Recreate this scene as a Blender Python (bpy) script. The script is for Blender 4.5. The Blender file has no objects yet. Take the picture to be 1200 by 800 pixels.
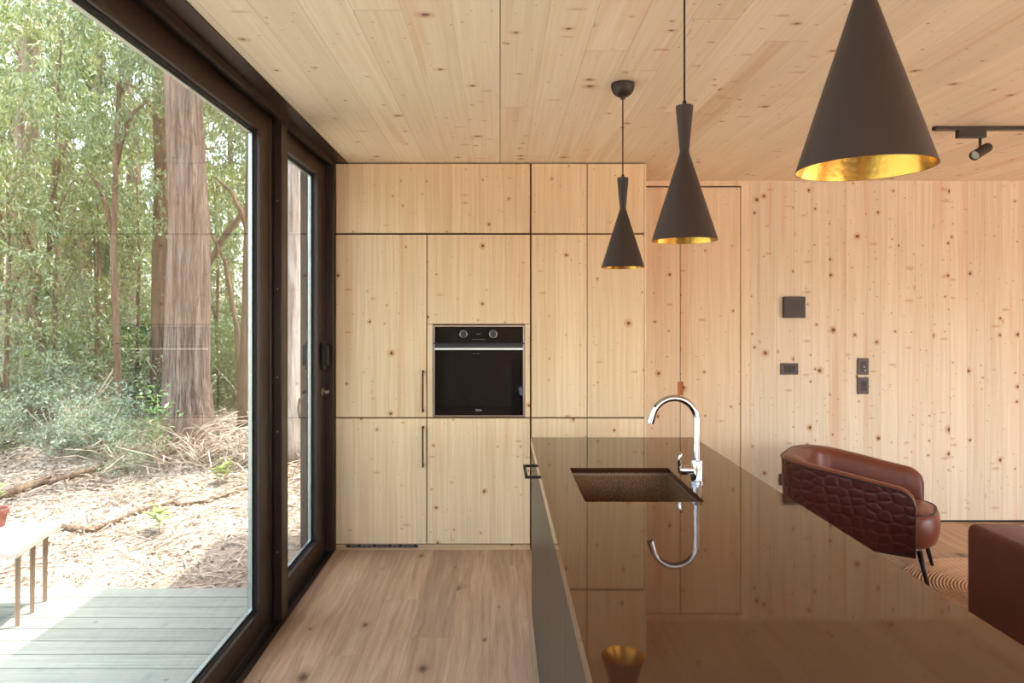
import bpy, bmesh, math, random
import numpy as np
from mathutils import Vector, Matrix
from math import pi, sin, cos, radians, sqrt
random.seed(7)
sc = bpy.context.scene
COL = sc.collection
EYE = 1.53
F = 800.0
def P(px, py, D):
    return Vector(((px-586)/F*D, D, EYE-(py-369)/F*D))

# ------------------------------------------------------------------ nodes
class NT:
    def __init__(s, name):
        s.m = bpy.data.materials.new(name); s.m.use_nodes = True
        s.t = s.m.node_tree; s.n = s.t.nodes; s.l = s.t.links
        s.n.clear()
        s.out = s.n.new('ShaderNodeOutputMaterial')
    def node(s, typ, **kw):
        n = s.n.new(typ)
        for k, v in kw.items(): setattr(n, k, v)
        return n
    def put(s, sock, v):
        if v is None: return
        if isinstance(v, bpy.types.NodeSocket): s.l.new(v, sock)
        elif isinstance(v, (tuple, list)) and len(v) == 3 and sock.type == 'RGBA': sock.default_value = (*v, 1)
        else: sock.default_value = v
    def math(s, op, a, b=None, c=None, clamp=False):
        n = s.node('ShaderNodeMath', operation=op, use_clamp=clamp)
        for i, v in enumerate((a, b, c)): s.put(n.inputs[i], v)
        return n.outputs[0]
    def vmath(s, op, a, b=None):
        n = s.node('ShaderNodeVectorMath', operation=op)
        s.put(n.inputs[0], a); s.put(n.inputs[1], b)
        return n.outputs[0]
    def comb(s, x, y, z):
        n = s.node('ShaderNodeCombineXYZ')
        for i, v in enumerate((x, y, z)): s.put(n.inputs[i], v)
        return n.outputs[0]
    def sep(s, v):
        n = s.node('ShaderNodeSeparateXYZ'); s.put(n.inputs[0], v)
        return n.outputs
    def noise(s, vec, scale=1, detail=2, rough=.5, dist=0):
        n = s.node('ShaderNodeTexNoise'); s.put(n.inputs['Vector'], vec)
        n.inputs['Scale'].default_value = scale; n.inputs['Detail'].default_value = detail
        n.inputs['Roughness'].default_value = rough; n.inputs['Distortion'].default_value = dist
        return n.outputs[0]
    def voro(s, vec, scale=1, feature='F1', dims='3D', rnd=1):
        n = s.node('ShaderNodeTexVoronoi', feature=feature, voronoi_dimensions=dims)
        s.put(n.inputs['Vector'], vec); n.inputs['Scale'].default_value = scale
        n.inputs['Randomness'].default_value = rnd
        return n.outputs
    def white(s, vec, dims='3D'):
        n = s.node('ShaderNodeTexWhiteNoise', noise_dimensions=dims)
        if dims == '1D': s.put(n.inputs['W'], vec)
        else: s.put(n.inputs['Vector'], vec)
        return n.outputs
    def rng(s, v, a, b, c=0, d=1, smooth=False):
        n = s.node('ShaderNodeMapRange')
        if smooth: n.interpolation_type = 'SMOOTHSTEP'
        for i, x in enumerate((v, a, b, c, d)): s.put(n.inputs[i], x)
        return n.outputs[0]
    def mix(s, f, a, b, blend='MIX'):
        n = s.node('ShaderNodeMix', data_type='RGBA', blend_type=blend)
        s.put(n.inputs[0], f); s.put(n.inputs[6], a); s.put(n.inputs[7], b)
        return n.outputs[2]
    def ramp(s, f, stops):
        n = s.node('ShaderNodeValToRGB'); s.put(n.inputs[0], f)
        e = n.color_ramp.elements
        while len(e) < len(stops): e.new(.5)
        for i, (p, c) in enumerate(stops): e[i].position = p; e[i].color = (*c, 1)
        return n.outputs[0]
    def coord(s, kind='Object'):
        return s.node('ShaderNodeTexCoord').outputs[kind]
    def rand(s): return s.node('ShaderNodeObjectInfo').outputs['Random']
    def bump(s, h, strength=.3, dist=.01):
        n = s.node('ShaderNodeBump'); s.put(n.inputs['Height'], h)
        n.inputs['Strength'].default_value = strength; n.inputs['Distance'].default_value = dist
        return n.outputs[0]
    def bsdf(s, color, rough=.5, metal=0, spec=.5, normal=None, coat=0, **kw):
        n = s.node('ShaderNodeBsdfPrincipled')
        s.put(n.inputs['Base Color'], color); s.put(n.inputs['Roughness'], rough)
        s.put(n.inputs['Metallic'], metal); s.put(n.inputs['Specular IOR Level'], spec)
        s.put(n.inputs['Coat Weight'], coat)
        for k, v in kw.items(): s.put(n.inputs[k.replace('_', ' ')], v)
        if normal: s.put(n.inputs['Normal'], normal)
        return n.outputs[0]
    def done(s, shader):
        s.l.new(shader, s.out.inputs[0]); return s.m

def lin(r, g, b):
    f = lambda c: ((c/255)/12.92 if c/255 <= .04045 else ((c/255+.055)/1.055)**2.4)
    return (f(r), f(g), f(b))

def plain(name, rgb, rough=.5, metal=0, spec=.5, coat=0, bump=0, bscale=200, var=.06):
    t = NT(name)
    co = t.coord()
    nz = t.noise(co, 6, 3)
    col = t.mix(t.rng(nz, .3, .7, 0, 1), tuple(c*(1-var) for c in rgb), tuple(min(1, c*(1+var)) for c in rgb))
    nrm = t.bump(t.noise(co, bscale, 2), bump, .002) if bump else None
    return t.done(t.bsdf(col, rough, metal, spec, nrm, coat))

def spruce(name, along, across, bw=.135, blen=3.2, rnd=False, seam=.012, seam_dark=.55, light=(231, 210, 177), dark=(210, 184, 146), kscale=8.0, kamt=1.0, rough=.5, spec=.3, tone=.13, knot_stretch=1.0, wobk=.6, smear_amt=1.0):
    t = NT(name)
    co = t.coord()
    if rnd:
        r = t.rand()
        co = t.vmath('ADD', co, t.comb(t.math('MULTIPLY', r, 37.3), t.math('MULTIPLY', r, 23.7), t.math('MULTIPLY', r, 51.9)))
    s3 = t.sep(co)
    c = s3['XYZ'.index(across)]; a = s3['XYZ'.index(along)]
    cb = t.math('DIVIDE', c, bw)
    bi = t.math('FLOOR', cb)
    r1 = t.white(bi, '1D')[0]
    ai = t.math('FLOOR', t.math('ADD', t.math('DIVIDE', a, blen), r1)) if blen < 8 else 0.0
    w2 = t.white(t.comb(bi, ai, 0))
    off = t.vmath('MULTIPLY', w2[1], (40.0, 40.0, 40.0))
    base = t.vmath('ADD', t.comb(c, a, 0.0), off)
    b = t.sep(base)
    wob = t.noise(base, 3, 2)
    kv = t.comb(b[0], t.math('DIVIDE', b[1], knot_stretch), 0.0)
    vn = t.node('ShaderNodeTexVoronoi', feature='F1', voronoi_dimensions='2D')
    t.put(vn.inputs['Vector'], t.vmath('ADD', kv, (0.0, 0.0, 0.0)))
    vn.inputs['Scale'].default_value = kscale
    d = vn.outputs['Distance']
    R = t.sep(vn.outputs['Color'])[0]
    d = t.math('ADD', d, t.math('MULTIPLY', t.math('SUBTRACT', t.noise(base, 60, 3), .5), .09))
    clus = t.rng(t.noise(base, 1.6, 2), .38, .62, .4, 1.3)
    rr = t.math('MULTIPLY', t.math('MULTIPLY', t.math('POWER', R, 2.9), .105*kamt), clus)
    knot = t.rng(d, t.math('MULTIPLY', rr, .55), t.math('ADD', t.math('MULTIPLY', rr, 1.1), .001), 1, 0)
    has = t.math('MULTIPLY', t.rng(R, .45, .8, 0, 1), clus)
    halo = t.math('MULTIPLY', t.rng(d, rr, t.math('ADD', t.math('MULTIPLY', rr, 2.4), .05), 1, 0, True), has)
    v2 = t.node('ShaderNodeTexVoronoi', feature='F1', voronoi_dimensions='2D')
    t.put(v2.inputs['Vector'], t.comb(b[0], t.math('MULTIPLY', b[1], 1.15), 0.0)); v2.inputs['Scale'].default_value = kscale*2.1
    R2 = t.sep(v2.outputs['Color'])[1]
    r2 = t.math('MULTIPLY', t.math('POWER', R2, 3.0), .11*kamt)
    pin = t.math('MULTIPLY', t.rng(v2.outputs['Distance'], t.math('MULTIPLY', r2, .6), t.math('ADD', r2, .002), 1, 0), t.rng(t.sep(v2.outputs['Color'])[2], 0, 1, .25, .95))
    v3 = t.node('ShaderNodeTexVoronoi', feature='F1', voronoi_dimensions='2D')
    t.put(v3.inputs['Vector'], t.comb(t.math('MULTIPLY', b[0], .55), t.math('MULTIPLY', b[1], 1.5), 0.0)); v3.inputs['Scale'].default_value = kscale*1.15
    r3 = t.math('MULTIPLY', t.rng(t.sep(v3.outputs['Color'])[0], .74, 1, 0, 1), .12*smear_amt)
    d3 = t.math('ADD', v3.outputs['Distance'], t.math('MULTIPLY', t.math('SUBTRACT', t.noise(base, 38, 3), .5), .16))
    smear = t.rng(d3, t.math('MULTIPLY', r3, .3), t.math('ADD', t.math('MULTIPLY', r3, 1.5), .001), 1, 0)
    v4 = t.node('ShaderNodeTexVoronoi', feature='F1', voronoi_dimensions='2D')
    t.put(v4.inputs['Vector'], t.comb(t.math('MULTIPLY', b[0], 3.2), t.math('MULTIPLY', b[1], .42), 0.0)); v4.inputs['Scale'].default_value = 3.0
    r4 = t.math('MULTIPLY', t.rng(t.sep(v4.outputs['Color'])[0], .8, 1, 0, 1), .05)
    slit = t.rng(v4.outputs['Distance'], t.math('MULTIPLY', r4, .2), t.math('ADD', r4, .001), 1, 0)
    # grain, bending round the knots
    gx = t.math('ADD', t.math('MULTIPLY', b[0], 58), t.math('MULTIPLY', t.math('ADD', halo, t.math('MULTIPLY', wob, 1.4)), wobk*1.6))
    g1 = t.noise(t.comb(gx, t.math('MULTIPLY', b[1], 1.1), 0.0), 1, 3, .6)
    g2 = t.noise(t.comb(t.math('MULTIPLY', gx, 4.5), t.math('MULTIPLY', b[1], 3.5), 2.0), 1, 2, .6)
    st = t.noise(t.comb(t.math('MULTIPLY', b[0], 9), t.math('MULTIPLY', b[1], .45), 5.0), 1, 2, .5)
    g = t.math('ADD', t.math('MULTIPLY', g1, .78), t.math('MULTIPLY', g2, .22))
    L, Dk = lin(*light), lin(*dark)
    col = t.mix(t.rng(g, .36, .68), L, Dk)
    col = t.mix(t.math('MULTIPLY', t.rng(st, .57, .74), .4), col, lin(206, 152, 100))
    tn = t.rng(w2[0], 0, 1, 1-tone, 1+tone*.35)
    col = t.mix(1.0, col, t.comb(tn, t.math('POWER', tn, 1.15), t.math('POWER', tn, 1.4)), 'MULTIPLY')
    col = t.mix(t.math('MULTIPLY', halo, .42), col, lin(186, 122, 66))
    col = t.mix(t.math('MULTIPLY', smear, .45), col, lin(176, 112, 60))
    col = t.mix(t.math('MULTIPLY', slit, .45), col, lin(170, 112, 64))
    col = t.mix(t.math('MULTIPLY', pin, .8), col, lin(122, 74, 40))
    col = t.mix(t.math('MULTIPLY', knot, .9), col, lin(106, 54, 22))
    if seam:
        fr = t.math('ABSOLUTE', t.math('SUBTRACT', t.math('FRACT', cb), .5))
        sm = t.rng(fr, .5-seam, .5-seam*.5, 0, 1)
        fe = t.math('ABSOLUTE', t.math('SUBTRACT', t.math('FRACT', t.math('ADD', t.math('DIVIDE', a, blen), r1)), .5))
        se = t.rng(fe, .5-.0014/blen*2, .5-.0006/blen*2, 0, 1)
        pick = t.rng(t.white(t.math('ADD', bi, 91.0), '1D')[0], .3, .6, .25, 1)
        sm = t.math('MAXIMUM', t.math('MULTIPLY', sm, pick), t.math('MULTIPLY', se, .7 if blen < 8 else 0.0))
        col = t.mix(t.math('MULTIPLY', sm, seam_dark), col, lin(120, 78, 44))
    h = t.math('SUBTRACT', g2, t.math('MULTIPLY', knot, .4))
    return t.done(t.bsdf(col, t.rng(g, .3, .7, rough-.05, rough+.08), 0, spec, t.bump(h, .12, .002)))

M = {}
M['wall'] = spruce('spruce_wall', 'Z', 'X', .128, 9.0, kscale=7.5, kamt=1.15, tone=.07, smear_amt=1.4, dark=(212, 196, 170), light=(228, 216, 195))
M['wall_side'] = spruce('spruce_side_wall', 'Z', 'Y', .128, 9.0)
M['door'] = spruce('spruce_door', 'Z', 'X', .15, 9.0, rnd=True, kscale=7.0, kamt=.8, seam=.006, seam_dark=.25, light=(234, 216, 188), dark=(220, 196, 162), tone=.08)
M['wall_clear'] = spruce('spruce_clear', 'Z', 'X', .11, 9.0, kscale=5.5, kamt=.8, seam=.006, seam_dark=.25, light=(234, 216, 188), dark=(220, 196, 162), tone=.06)
M['ceiling'] = spruce('spruce_ceiling', 'Y', 'X', .16, 2.3, kscale=5.5, kamt=.8, seam=.008, seam_dark=.5, rough=.38, spec=.45, tone=.1, light=(245, 233, 212), dark=(234, 217, 192), knot_stretch=.8, wobk=.35)
M['cabinet'] = spruce('spruce_cabinet', 'Z', 'X', .17, 9.0, rnd=True, kscale=7.2, kamt=.75, seam=.005, seam_dark=.2, light=(230, 209, 175), dark=(214, 188, 148), tone=.06)
M['cabinet_side'] = spruce('spruce_cabinet_side', 'Z', 'Y', .17, 9.0)
M['plinth_wood'] = spruce('spruce_plinth', 'X', 'Z', .3, 9.0, light=(206, 180, 144), dark=(184, 154, 116))

def oak():
    t = NT('oak_floor')
    co = t.coord(); x, y, z = t.sep(co)
    bw, bl = .19, 2.0
    cb = t.math('DIVIDE', t.math('ADD', x, .05), bw); bi = t.math('FLOOR', cb)
    r1 = t.white(bi, '1D')[0]
    ab = t.math('ADD', t.math('DIVIDE', y, bl), t.math('MULTIPLY', r1, 5.0)); ai = t.math('FLOOR', ab)
    w2 = t.white(t.comb(bi, ai, 3))
    base = t.vmath('ADD', t.comb(x, y, 0.0), t.vmath('MULTIPLY', w2[1], (30.0, 30.0, 30.0)))
    b = t.sep(base)
    wob = t.noise(t.comb(t.math('MULTIPLY', b[0], 4), t.math('MULTIPLY', b[1], 1.5), 0), 1, 2)
    gx = t.math('ADD', t.math('MULTIPLY', b[0], 42), t.math('MULTIPLY', wob, 3.2))
    g1 = t.noise(t.comb(gx, t.math('MULTIPLY', b[1], 1.6), 0), 1, 4, .6)
    g2 = t.noise(t.comb(t.math('MULTIPLY', b[0], 260), t.math('MULTIPLY', b[1], 7), 0), 1, 2, .6)
    blot = t.noise(base, 2.2, 3)
    col = t.mix(t.rng(t.math('ADD', t.math('MULTIPLY', g1, .7), t.math('MULTIPLY', g2, .3)), .34, .68), lin(196, 164, 134), lin(156, 123, 95))
    col = t.mix(t.rng(blot, .5, .8, 0, .3), col, lin(150, 120, 94))
    tn = t.rng(w2[0], 0, 1, .8, 1.08)
    col = t.mix(1.0, col, t.comb(tn, tn, tn), 'MULTIPLY')
    vn = t.node('ShaderNodeTexVoronoi', feature='F1', voronoi_dimensions='2D')
    t.put(vn.inputs['Vector'], t.comb(b[0], t.math('MULTIPLY', b[1], .6), 0)); vn.inputs['Scale'].default_value = 4.2
    d = t.math('ADD', vn.outputs['Distance'], t.math('MULTIPLY', t.math('SUBTRACT', t.noise(base, 40, 3), .5), .09))
    R = t.sep(vn.outputs['Color'])[0]
    rr = t.math('MULTIPLY', t.math('POWER', R, 2.8), .13)
    kn = t.rng(d, t.math('MULTIPLY', rr, .2), t.math('ADD', t.math('MULTIPLY', rr, 1.2), .001), 1, 0)
    hl = t.rng(d, rr, t.math('ADD', t.math('MULTIPLY', rr, 2.6), .01), 1, 0)
    col = t.mix(t.math('MULTIPLY', hl, .4), col, lin(134, 96, 66))
    col = t.mix(t.math('MULTIPLY', kn, .85), col, lin(58, 38, 26))
    fr = t.math('ABSOLUTE', t.math('SUBTRACT', t.math('FRACT', cb), .5))
    fe = t.math('ABSOLUTE', t.math('SUBTRACT', t.math('FRACT', ab), .5))
    sm = t.math('MAXIMUM', t.rng(fr, .493, .498), t.rng(fe, .4993, .4998))
    col = t.mix(t.math('MULTIPLY', sm, .45), col, lin(110, 76, 52))
    return t.done(t.bsdf(col, t.rng(g1, .3, .7, .38, .5), 0, .35, t.bump(t.math('SUBTRACT', g2, sm), .15, .002)))
M['floor'] = oak()

def decking():
    t = NT('weathered_decking')
    co = t.coord(); x, y, z = t.sep(co)
    bi = t.math('FLOOR', t.math('DIVIDE', t.math('SUBTRACT', 4.0, y), .13))
    w = t.white(bi, '1D')
    b = t.comb(t.math('ADD', t.math('MULTIPLY', x, 1.4), t.math('MULTIPLY', w[0], 50)), t.math('MULTIPLY', y, 45), 0)
    g = t.noise(b, 1, 4, .65)
    kv = t.comb(t.math('ADD', x, t.math('MULTIPLY', w[0], 31)), y, 0)
    v = t.node('ShaderNodeTexVoronoi', feature='F1', voronoi_dimensions='2D'); t.put(v.inputs['Vector'], kv); v.inputs['Scale'].default_value = 6
    rr = t.math('MULTIPLY', t.math('POWER', t.sep(v.outputs['Color'])[0], 4), .1)
    kn = t.rng(v.outputs['Distance'], t.math('MULTIPLY', rr, .5), t.math('ADD', rr, .002), 1, 0)
    col = t.mix(t.rng(g, .3, .7), lin(166, 168, 156), lin(130, 134, 122))
    tn = t.rng(w[0], 0, 1, .9, 1.04)
    col = t.mix(1.0, col, t.comb(tn, tn, tn), 'MULTIPLY')
    col = t.mix(t.math('MULTIPLY', kn, .8), col, lin(96, 84, 70))
    return t.done(t.bsdf(col, .7, 0, .25, t.bump(g, .3, .003)))
M['deck'] = decking()

def ground_mat():
    t = NT('forest_floor')
    co = t.coord()
    n1 = t.noise(co, .9, 4, .6); n2 = t.noise(co, 9, 4, .7); n3 = t.noise(co, 60, 3, .7)
    col = t.mix(t.rng(n1, .42, .62), lin(172, 156, 144), lin(124, 104, 90))
    col = t.mix(t.rng(n2, .5, .7, 0, .6), col, lin(120, 96, 78))
    col = t.mix(t.rng(n3, .5, .75, 0, .5), col, lin(214, 200, 188))
    return t.done(t.bsdf(col, .95, 0, .1, t.bump(t.math('ADD', n2, n3), .7, .03)))
M['ground'] = ground_mat()

def leafmat(name, cols, trans=.35, rough=.4, spec=.5):
    t = NT(name)
    ri = t.node('ShaderNodeNewGeometry').outputs['Random Per Island']
    ob = t.rand()
    f = t.math('FRACT', t.math('ADD', ri, t.math('MULTIPLY', ob, .3)))
    col = t.ramp(ri, [(i/(len(cols)-1), lin(*c)) for i, c in enumerate(cols)])
    tint = t.rng(ob, 0, 1, .85, 1.12)
    col = t.mix(1.0, col, t.comb(tint, 1.0, t.math('SUBTRACT', 1.9, tint)), 'MULTIPLY')
    b = t.bsdf(col, rough, 0, spec)
    tr = t.node('ShaderNodeBsdfTranslucent'); t.put(tr.inputs[0], t.mix(.3, col, lin(170, 200, 80)))
    mx = t.node('ShaderNodeMixShader'); mx.inputs[0].default_value = trans
    t.l.new(b, mx.inputs[1]); t.l.new(tr.outputs[0], mx.inputs[2])
    return t.done(mx.outputs[0])
M['leaf'] = leafmat('eucalyptus_leaves', [(56, 66, 42), (118, 130, 82), (146, 154, 102), (78, 90, 58), (196, 200, 164), (64, 74, 50)], .32, .3, .9)
M['leaf_dark'] = leafmat('dark_green_leaves', [(62, 80, 46), (88, 106, 60), (112, 126, 80), (74, 90, 60)], .28, .32, .8)  # darker green leaf mix for dense crowns and green shrubs
M['leaf_blue'] = leafmat('grey_green_leaves', [(96, 114, 88), (148, 160, 132), (122, 138, 100), (204, 208, 190), (76, 92, 70)], .2, .3, .9)
M['leaf_bright'] = leafmat('fresh_leaves', [(124, 146, 88), (156, 174, 118), (104, 128, 74)], .35)
M['litter'] = leafmat('dry_litter', [(142, 116, 96), (196, 180, 164), (94, 70, 54), (164, 142, 122), (204, 192, 180), (74, 54, 42)], .0, .7, .2)

def bark(name, c1, c2, c3, sx=9, sz=.8, depth=.03):
    t = NT(name)
    co = t.coord(); x, y, z = t.sep(co)
    ang = t.comb(t.math('MULTIPLY', x, sx), t.math('MULTIPLY', y, sx), t.math('MULTIPLY', z, sz))
    n1 = t.noise(ang, 1.6, 5, .7); n2 = t.noise(ang, 5, 4, .7)
    n3 = t.noise(co, 1.2, 3)
    col = t.mix(t.rng(n1, .38, .62), lin(*c1), lin(*c2))
    col = t.mix(t.rng(n3, .45, .65, 0, .6), col, lin(*c3))
    col = t.mix(t.rng(n2, .5, .68, 0, .85), col, tuple(v*.35 for v in lin(*c1)))
    return t.done(t.bsdf(col, .9, 0, .1, t.bump(t.math('ADD', t.math('MULTIPLY', n1, .6), t.math('MULTIPLY', n2, .6)), 1.0, depth)))
M['bark'] = bark('stringy_bark', (112, 90, 76), (178, 158, 142), (140, 106, 86), 15, .7, .06)
M['bark_brown'] = bark('brown_bark', (104, 84, 68), (142, 118, 98), (118, 90, 70))
M['bark_pale'] = bark('pale_peeling_bark', (144, 130, 120), (192, 182, 174), (128, 104, 88), 6, .6)
M['bark_grey'] = bark('grey_bark', (126, 108, 92), (170, 154, 136), (136, 108, 86), 7, .7)
M['twig'] = plain('dead_twig', lin(196, 176, 156), .85)

M['frame'] = plain('brown_anodised_frame', lin(54, 40, 33), .36, .25, .5, var=.08)
M['track'] = plain('black_track_and_gap_shade', lin(20, 17, 16), .5, .2)  # also blackens the shadow gaps at wall foot and cabinet tops
M['spacer'] = plain('aluminium_spacer', lin(206, 210, 204), .35, .7)
M['gasket'] = plain('black_rubber', lin(24, 24, 24), .7)
M['black'] = plain('black_plastic', lin(46, 38, 36), .4)
M['black_in'] = plain('black_insert', lin(18, 16, 16), .3)
M['dark_grey'] = plain('charcoal_plate', lin(74, 62, 60), .4)
M['iron'] = plain('black_iron', lin(36, 31, 29), .45, .4)
M['chrome'] = plain('chrome', (.5, .5, .51), .07, 1, var=.01)
M['steel_trim'] = plain('brushed_oven_trim', lin(150, 132, 118), .35, .8)
M['oven_glass'] = plain('black_oven_glass', (.004, .003, .003), .03, 0, .3, var=.01)
M['oven_knob'] = plain('oven_knob_metal', lin(30, 28, 28), .3, .3)
M['mark'] = plain('printed_light_marks', lin(178, 176, 172), .5)
M['plate_white'] = plain('printed_dim_marks', lin(120, 112, 106), .5)
M['counter'] = plain('polished_brown_counter', lin(62, 36, 22), .035, 0, .7, var=.03)
M['panel'] = plain('satin_brown_panel', lin(40, 32, 26), .34, 0, .32, var=.03)
M['plinth'] = plain('black_plinth', lin(16, 14, 14), .5)
M['shade'] = plain('matt_black_shade', lin(50, 38, 34), .45, .0, .35, var=.03)
M['cable'] = plain('black_cable', lin(24, 20, 20), .6)
M['bulb'] = plain('frosted_bulb', lin(240, 232, 215), .4)
M['pipe'] = plain('vent_grey', lin(136, 124, 112), .5, .3)
M['leg_black'] = plain('dark_metal_leg', lin(42, 34, 34), .35, .5)
M['terracotta'] = plain('terracotta', lin(140, 88, 74), .8)
M['soil'] = plain('potting_soil', lin(60, 44, 34), .95)
M['bench_wood'] = plain('grey_bench_wood', lin(206, 188, 178), .7, bump=.2)
M['bench_leg'] = plain('bench_leg_wood', lin(176, 146, 124), .7)
M['facade'] = plain('dark_facade', lin(70, 62, 56), .7)

def gold():
    t = NT('hammered_gold')
    co = t.coord()
    v = t.voro(co, 95)
    n = t.bump(v[0], .09, .003)
    return t.done(t.bsdf((.66, .37, .075), .22, 1, .5, n))
M['gold'] = gold()

def sinkmat():
    t = NT('speckled_sink')
    co = t.coord()
    n = t.noise(co, 160, 3, .8); n2 = t.noise(co, 9, 3)
    col = t.mix(t.rng(n, .4, .65), lin(86, 60, 38), lin(160, 118, 78))
    col = t.mix(t.rng(n2, .4, .7, 0, .4), col, lin(70, 64, 58))
    return t.done(t.bsdf(col, .35, .35, .5, t.bump(n, .2, .002)))
M['sink'] = sinkmat()

def leather(name, rgb, rough=.38, quilt=False):
    t = NT(name)
    co = t.coord()
    big = t.noise(co, 5, 3)
    fine = t.voro(co, 260, 'DISTANCE_TO_EDGE')[0]
    wr = t.noise(co, 14, 4, .6, .6)
    col = t.mix(t.rng(big, .3, .7), tuple(c*.86 for c in rgb), tuple(c*1.12 for c in rgb))
    h = t.math('ADD', t.math('MULTIPLY', t.math('MINIMUM', fine, .2), .3), t.math('MULTIPLY', wr, .5))
    if quilt:
        uv = t.coord('UV')
        e = t.voro(t.vmath('ADD', uv, t.vmath('MULTIPLY', t.comb(wr, big, 0.0), (.004, .004, 0.0))), 15.5, 'DISTANCE_TO_EDGE', '2D', .62)[0]
        q = t.math('POWER', t.rng(e, 0, .3, 0, 1, True), .8)
        n = t.bump(q, .3, .012)
        n2 = t.node('ShaderNodeBump'); t.put(n2.inputs['Height'], h); n2.inputs['Strength'].default_value = .15
        n2.inputs['Distance'].default_value = .003; t.put(n2.inputs['Normal'], n)
        nr = n2.outputs[0]
    else:
        nr = t.bump(h, .25, .006)
    return t.done(t.bsdf(col, t.rng(wr, .3, .7, rough-.06, rough+.1), 0, .35, nr))
M['leather_out'] = leather('quilted_leather', lin(70, 26, 20), .4, True)
M['leather_in'] = leather('brown_leather', lin(108, 58, 40), .36)
M['leather_seat'] = leather('seat_leather', lin(112, 58, 44), .34)
M['piping'] = plain('leather_piping', lin(34, 18, 18), .4)
M['suede'] = plain('brown_suede', lin(88, 42, 30), .85, 0, .2, bump=.3, bscale=90, var=.12)
for nm in ('suede',):
    for n_ in M[nm].node_tree.nodes:
        if n_.type == 'BSDF_PRINCIPLED': n_.inputs['Sheen Weight'].default_value = .2; n_.inputs['Sheen Tint'].default_value = (.9, .6, .5, 1)
M['suede_cushion'] = plain('suede_cushion', lin(118, 60, 44), .85, 0, .2, bump=.3, bscale=90, var=.12)

def jute():
    t = NT('braided_jute')
    co = t.coord(); x, y, z = t.sep(co)
    r = t.math('SQRT', t.math('ADD', t.math('POWER', x, 2), t.math('POWER', y, 2)))
    ang = t.math('ARCTAN2', y, x)
    ring = t.math('FLOOR', t.math('DIVIDE', r, .0172222))
    br = t.math('SINE', t.math('ADD', t.math('MULTIPLY', t.math('MULTIPLY', ang, r), 160), t.math('MULTIPLY', ring, 2.1)))
    prof = t.math('SINE', t.math('MULTIPLY', t.math('FRACT', t.math('DIVIDE', r, .0172222)), pi))
    w = t.white(ring, '1D')[0]
    col = t.mix(w, lin(200, 166, 134), lin(216, 186, 156))
    col = t.mix(t.rng(br, -1, .2, .35, 0), col, lin(160, 118, 84))
    col = t.mix(t.rng(prof, 0, .5, .6, 0), col, lin(140, 98, 68))
    h = t.math('ADD', prof, t.math('MULTIPLY', br, .25))
    return t.done(t.bsdf(col, .9, 0, .1, t.bump(h, .8, .008)))
M['jute'] = jute()

def glass(name, tint, f0):
    t = NT(name)
    fac = t.node('ShaderNodeLayerWeight'); fac.inputs[0].default_value = .5
    f = t.math('ADD', t.math('MULTIPLY', t.math('POWER', fac.outputs['Facing'], 5), 1-f0), f0)
    tr = t.node('ShaderNodeBsdfTransparent'); tr.inputs[0].default_value = (*tint, 1)
    gl = t.node('ShaderNodeBsdfGlossy'); gl.inputs['Roughness'].default_value = 0.0
    mx = t.node('ShaderNodeMixShader'); t.l.new(f, mx.inputs[0]); t.l.new(tr.outputs[0], mx.inputs[1]); t.l.new(gl.outputs[0], mx.inputs[2])
    return t.done(mx.outputs[0])
M['glass'] = glass('window_glass', (.685, .702, .69), .065)

# ------------------------------------------------------------------ geometry helpers
def box(bm, x0, x1, y0, y1, z0, z1):
    vs = [bm.verts.new(p) for p in ((x0,y0,z0),(x1,y0,z0),(x1,y1,z0),(x0,y1,z0),(x0,y0,z1),(x1,y0,z1),(x1,y1,z1),(x0,y1,z1))]
    for f in ((0,3,2,1),(4,5,6,7),(0,1,5,4),(1,2,6,5),(2,3,7,6),(3,0,4,7)):
        bm.faces.new([vs[i] for i in f])
    return vs
def tube(bm, pts, rad, seg=12, caps=True, jitter=None):
    pts = [Vector(p) for p in pts]
    if not hasattr(rad, '__len__'): rad = [rad]*len(pts)
    rings = []; up = None
    for i, p in enumerate(pts):
        tg = (pts[min(i+1, len(pts)-1)]-pts[max(i-1, 0)]).normalized()
        if up is None:
            up = Vector((0, 0, 1)) if abs(tg.z) < .9 else Vector((1, 0, 0))
        up = (up-tg*up.dot(tg)).normalized(); sd = tg.cross(up)
        ring = []
        for k in range(seg):
            a = 2*pi*k/seg
            r = rad[i]*(jitter(i, k, seg) if jitter else 1)
            ring.append(bm.verts.new(p+(up*cos(a)+sd*sin(a))*r))
        rings.append(ring)
    for i in range(len(rings)-1):
        for k in range(seg):
            k2 = (k+1) % seg
            bm.faces.new((rings[i][k], rings[i][k2], rings[i+1][k2], rings[i+1][k]))
    if caps:
        bm.faces.new(list(reversed(rings[0]))); bm.faces.new(rings[-1])
    return rings
def lathe(bm, prof, seg=48, c=(0, 0, 0)):
    rings = []
    for r, z in prof:
        if r < 1e-6: rings.append([bm.verts.new((c[0], c[1], c[2]+z))])
        else: rings.append([bm.verts.new((c[0]+r*cos(2*pi*k/seg), c[1]+r*sin(2*pi*k/seg), c[2]+z)) for k in range(seg)])
    for a, b in zip(rings, rings[1:]):
        for k in range(seg):
            k2 = (k+1) % seg
            if len(a) == 1 and len(b) == 1: continue
            if len(a) == 1: bm.faces.new((a[0], b[k2], b[k]))
            elif len(b) == 1: bm.faces.new((a[k], a[k2], b[0]))
            else: bm.faces.new((a[k], a[k2], b[k2], b[k]))
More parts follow.
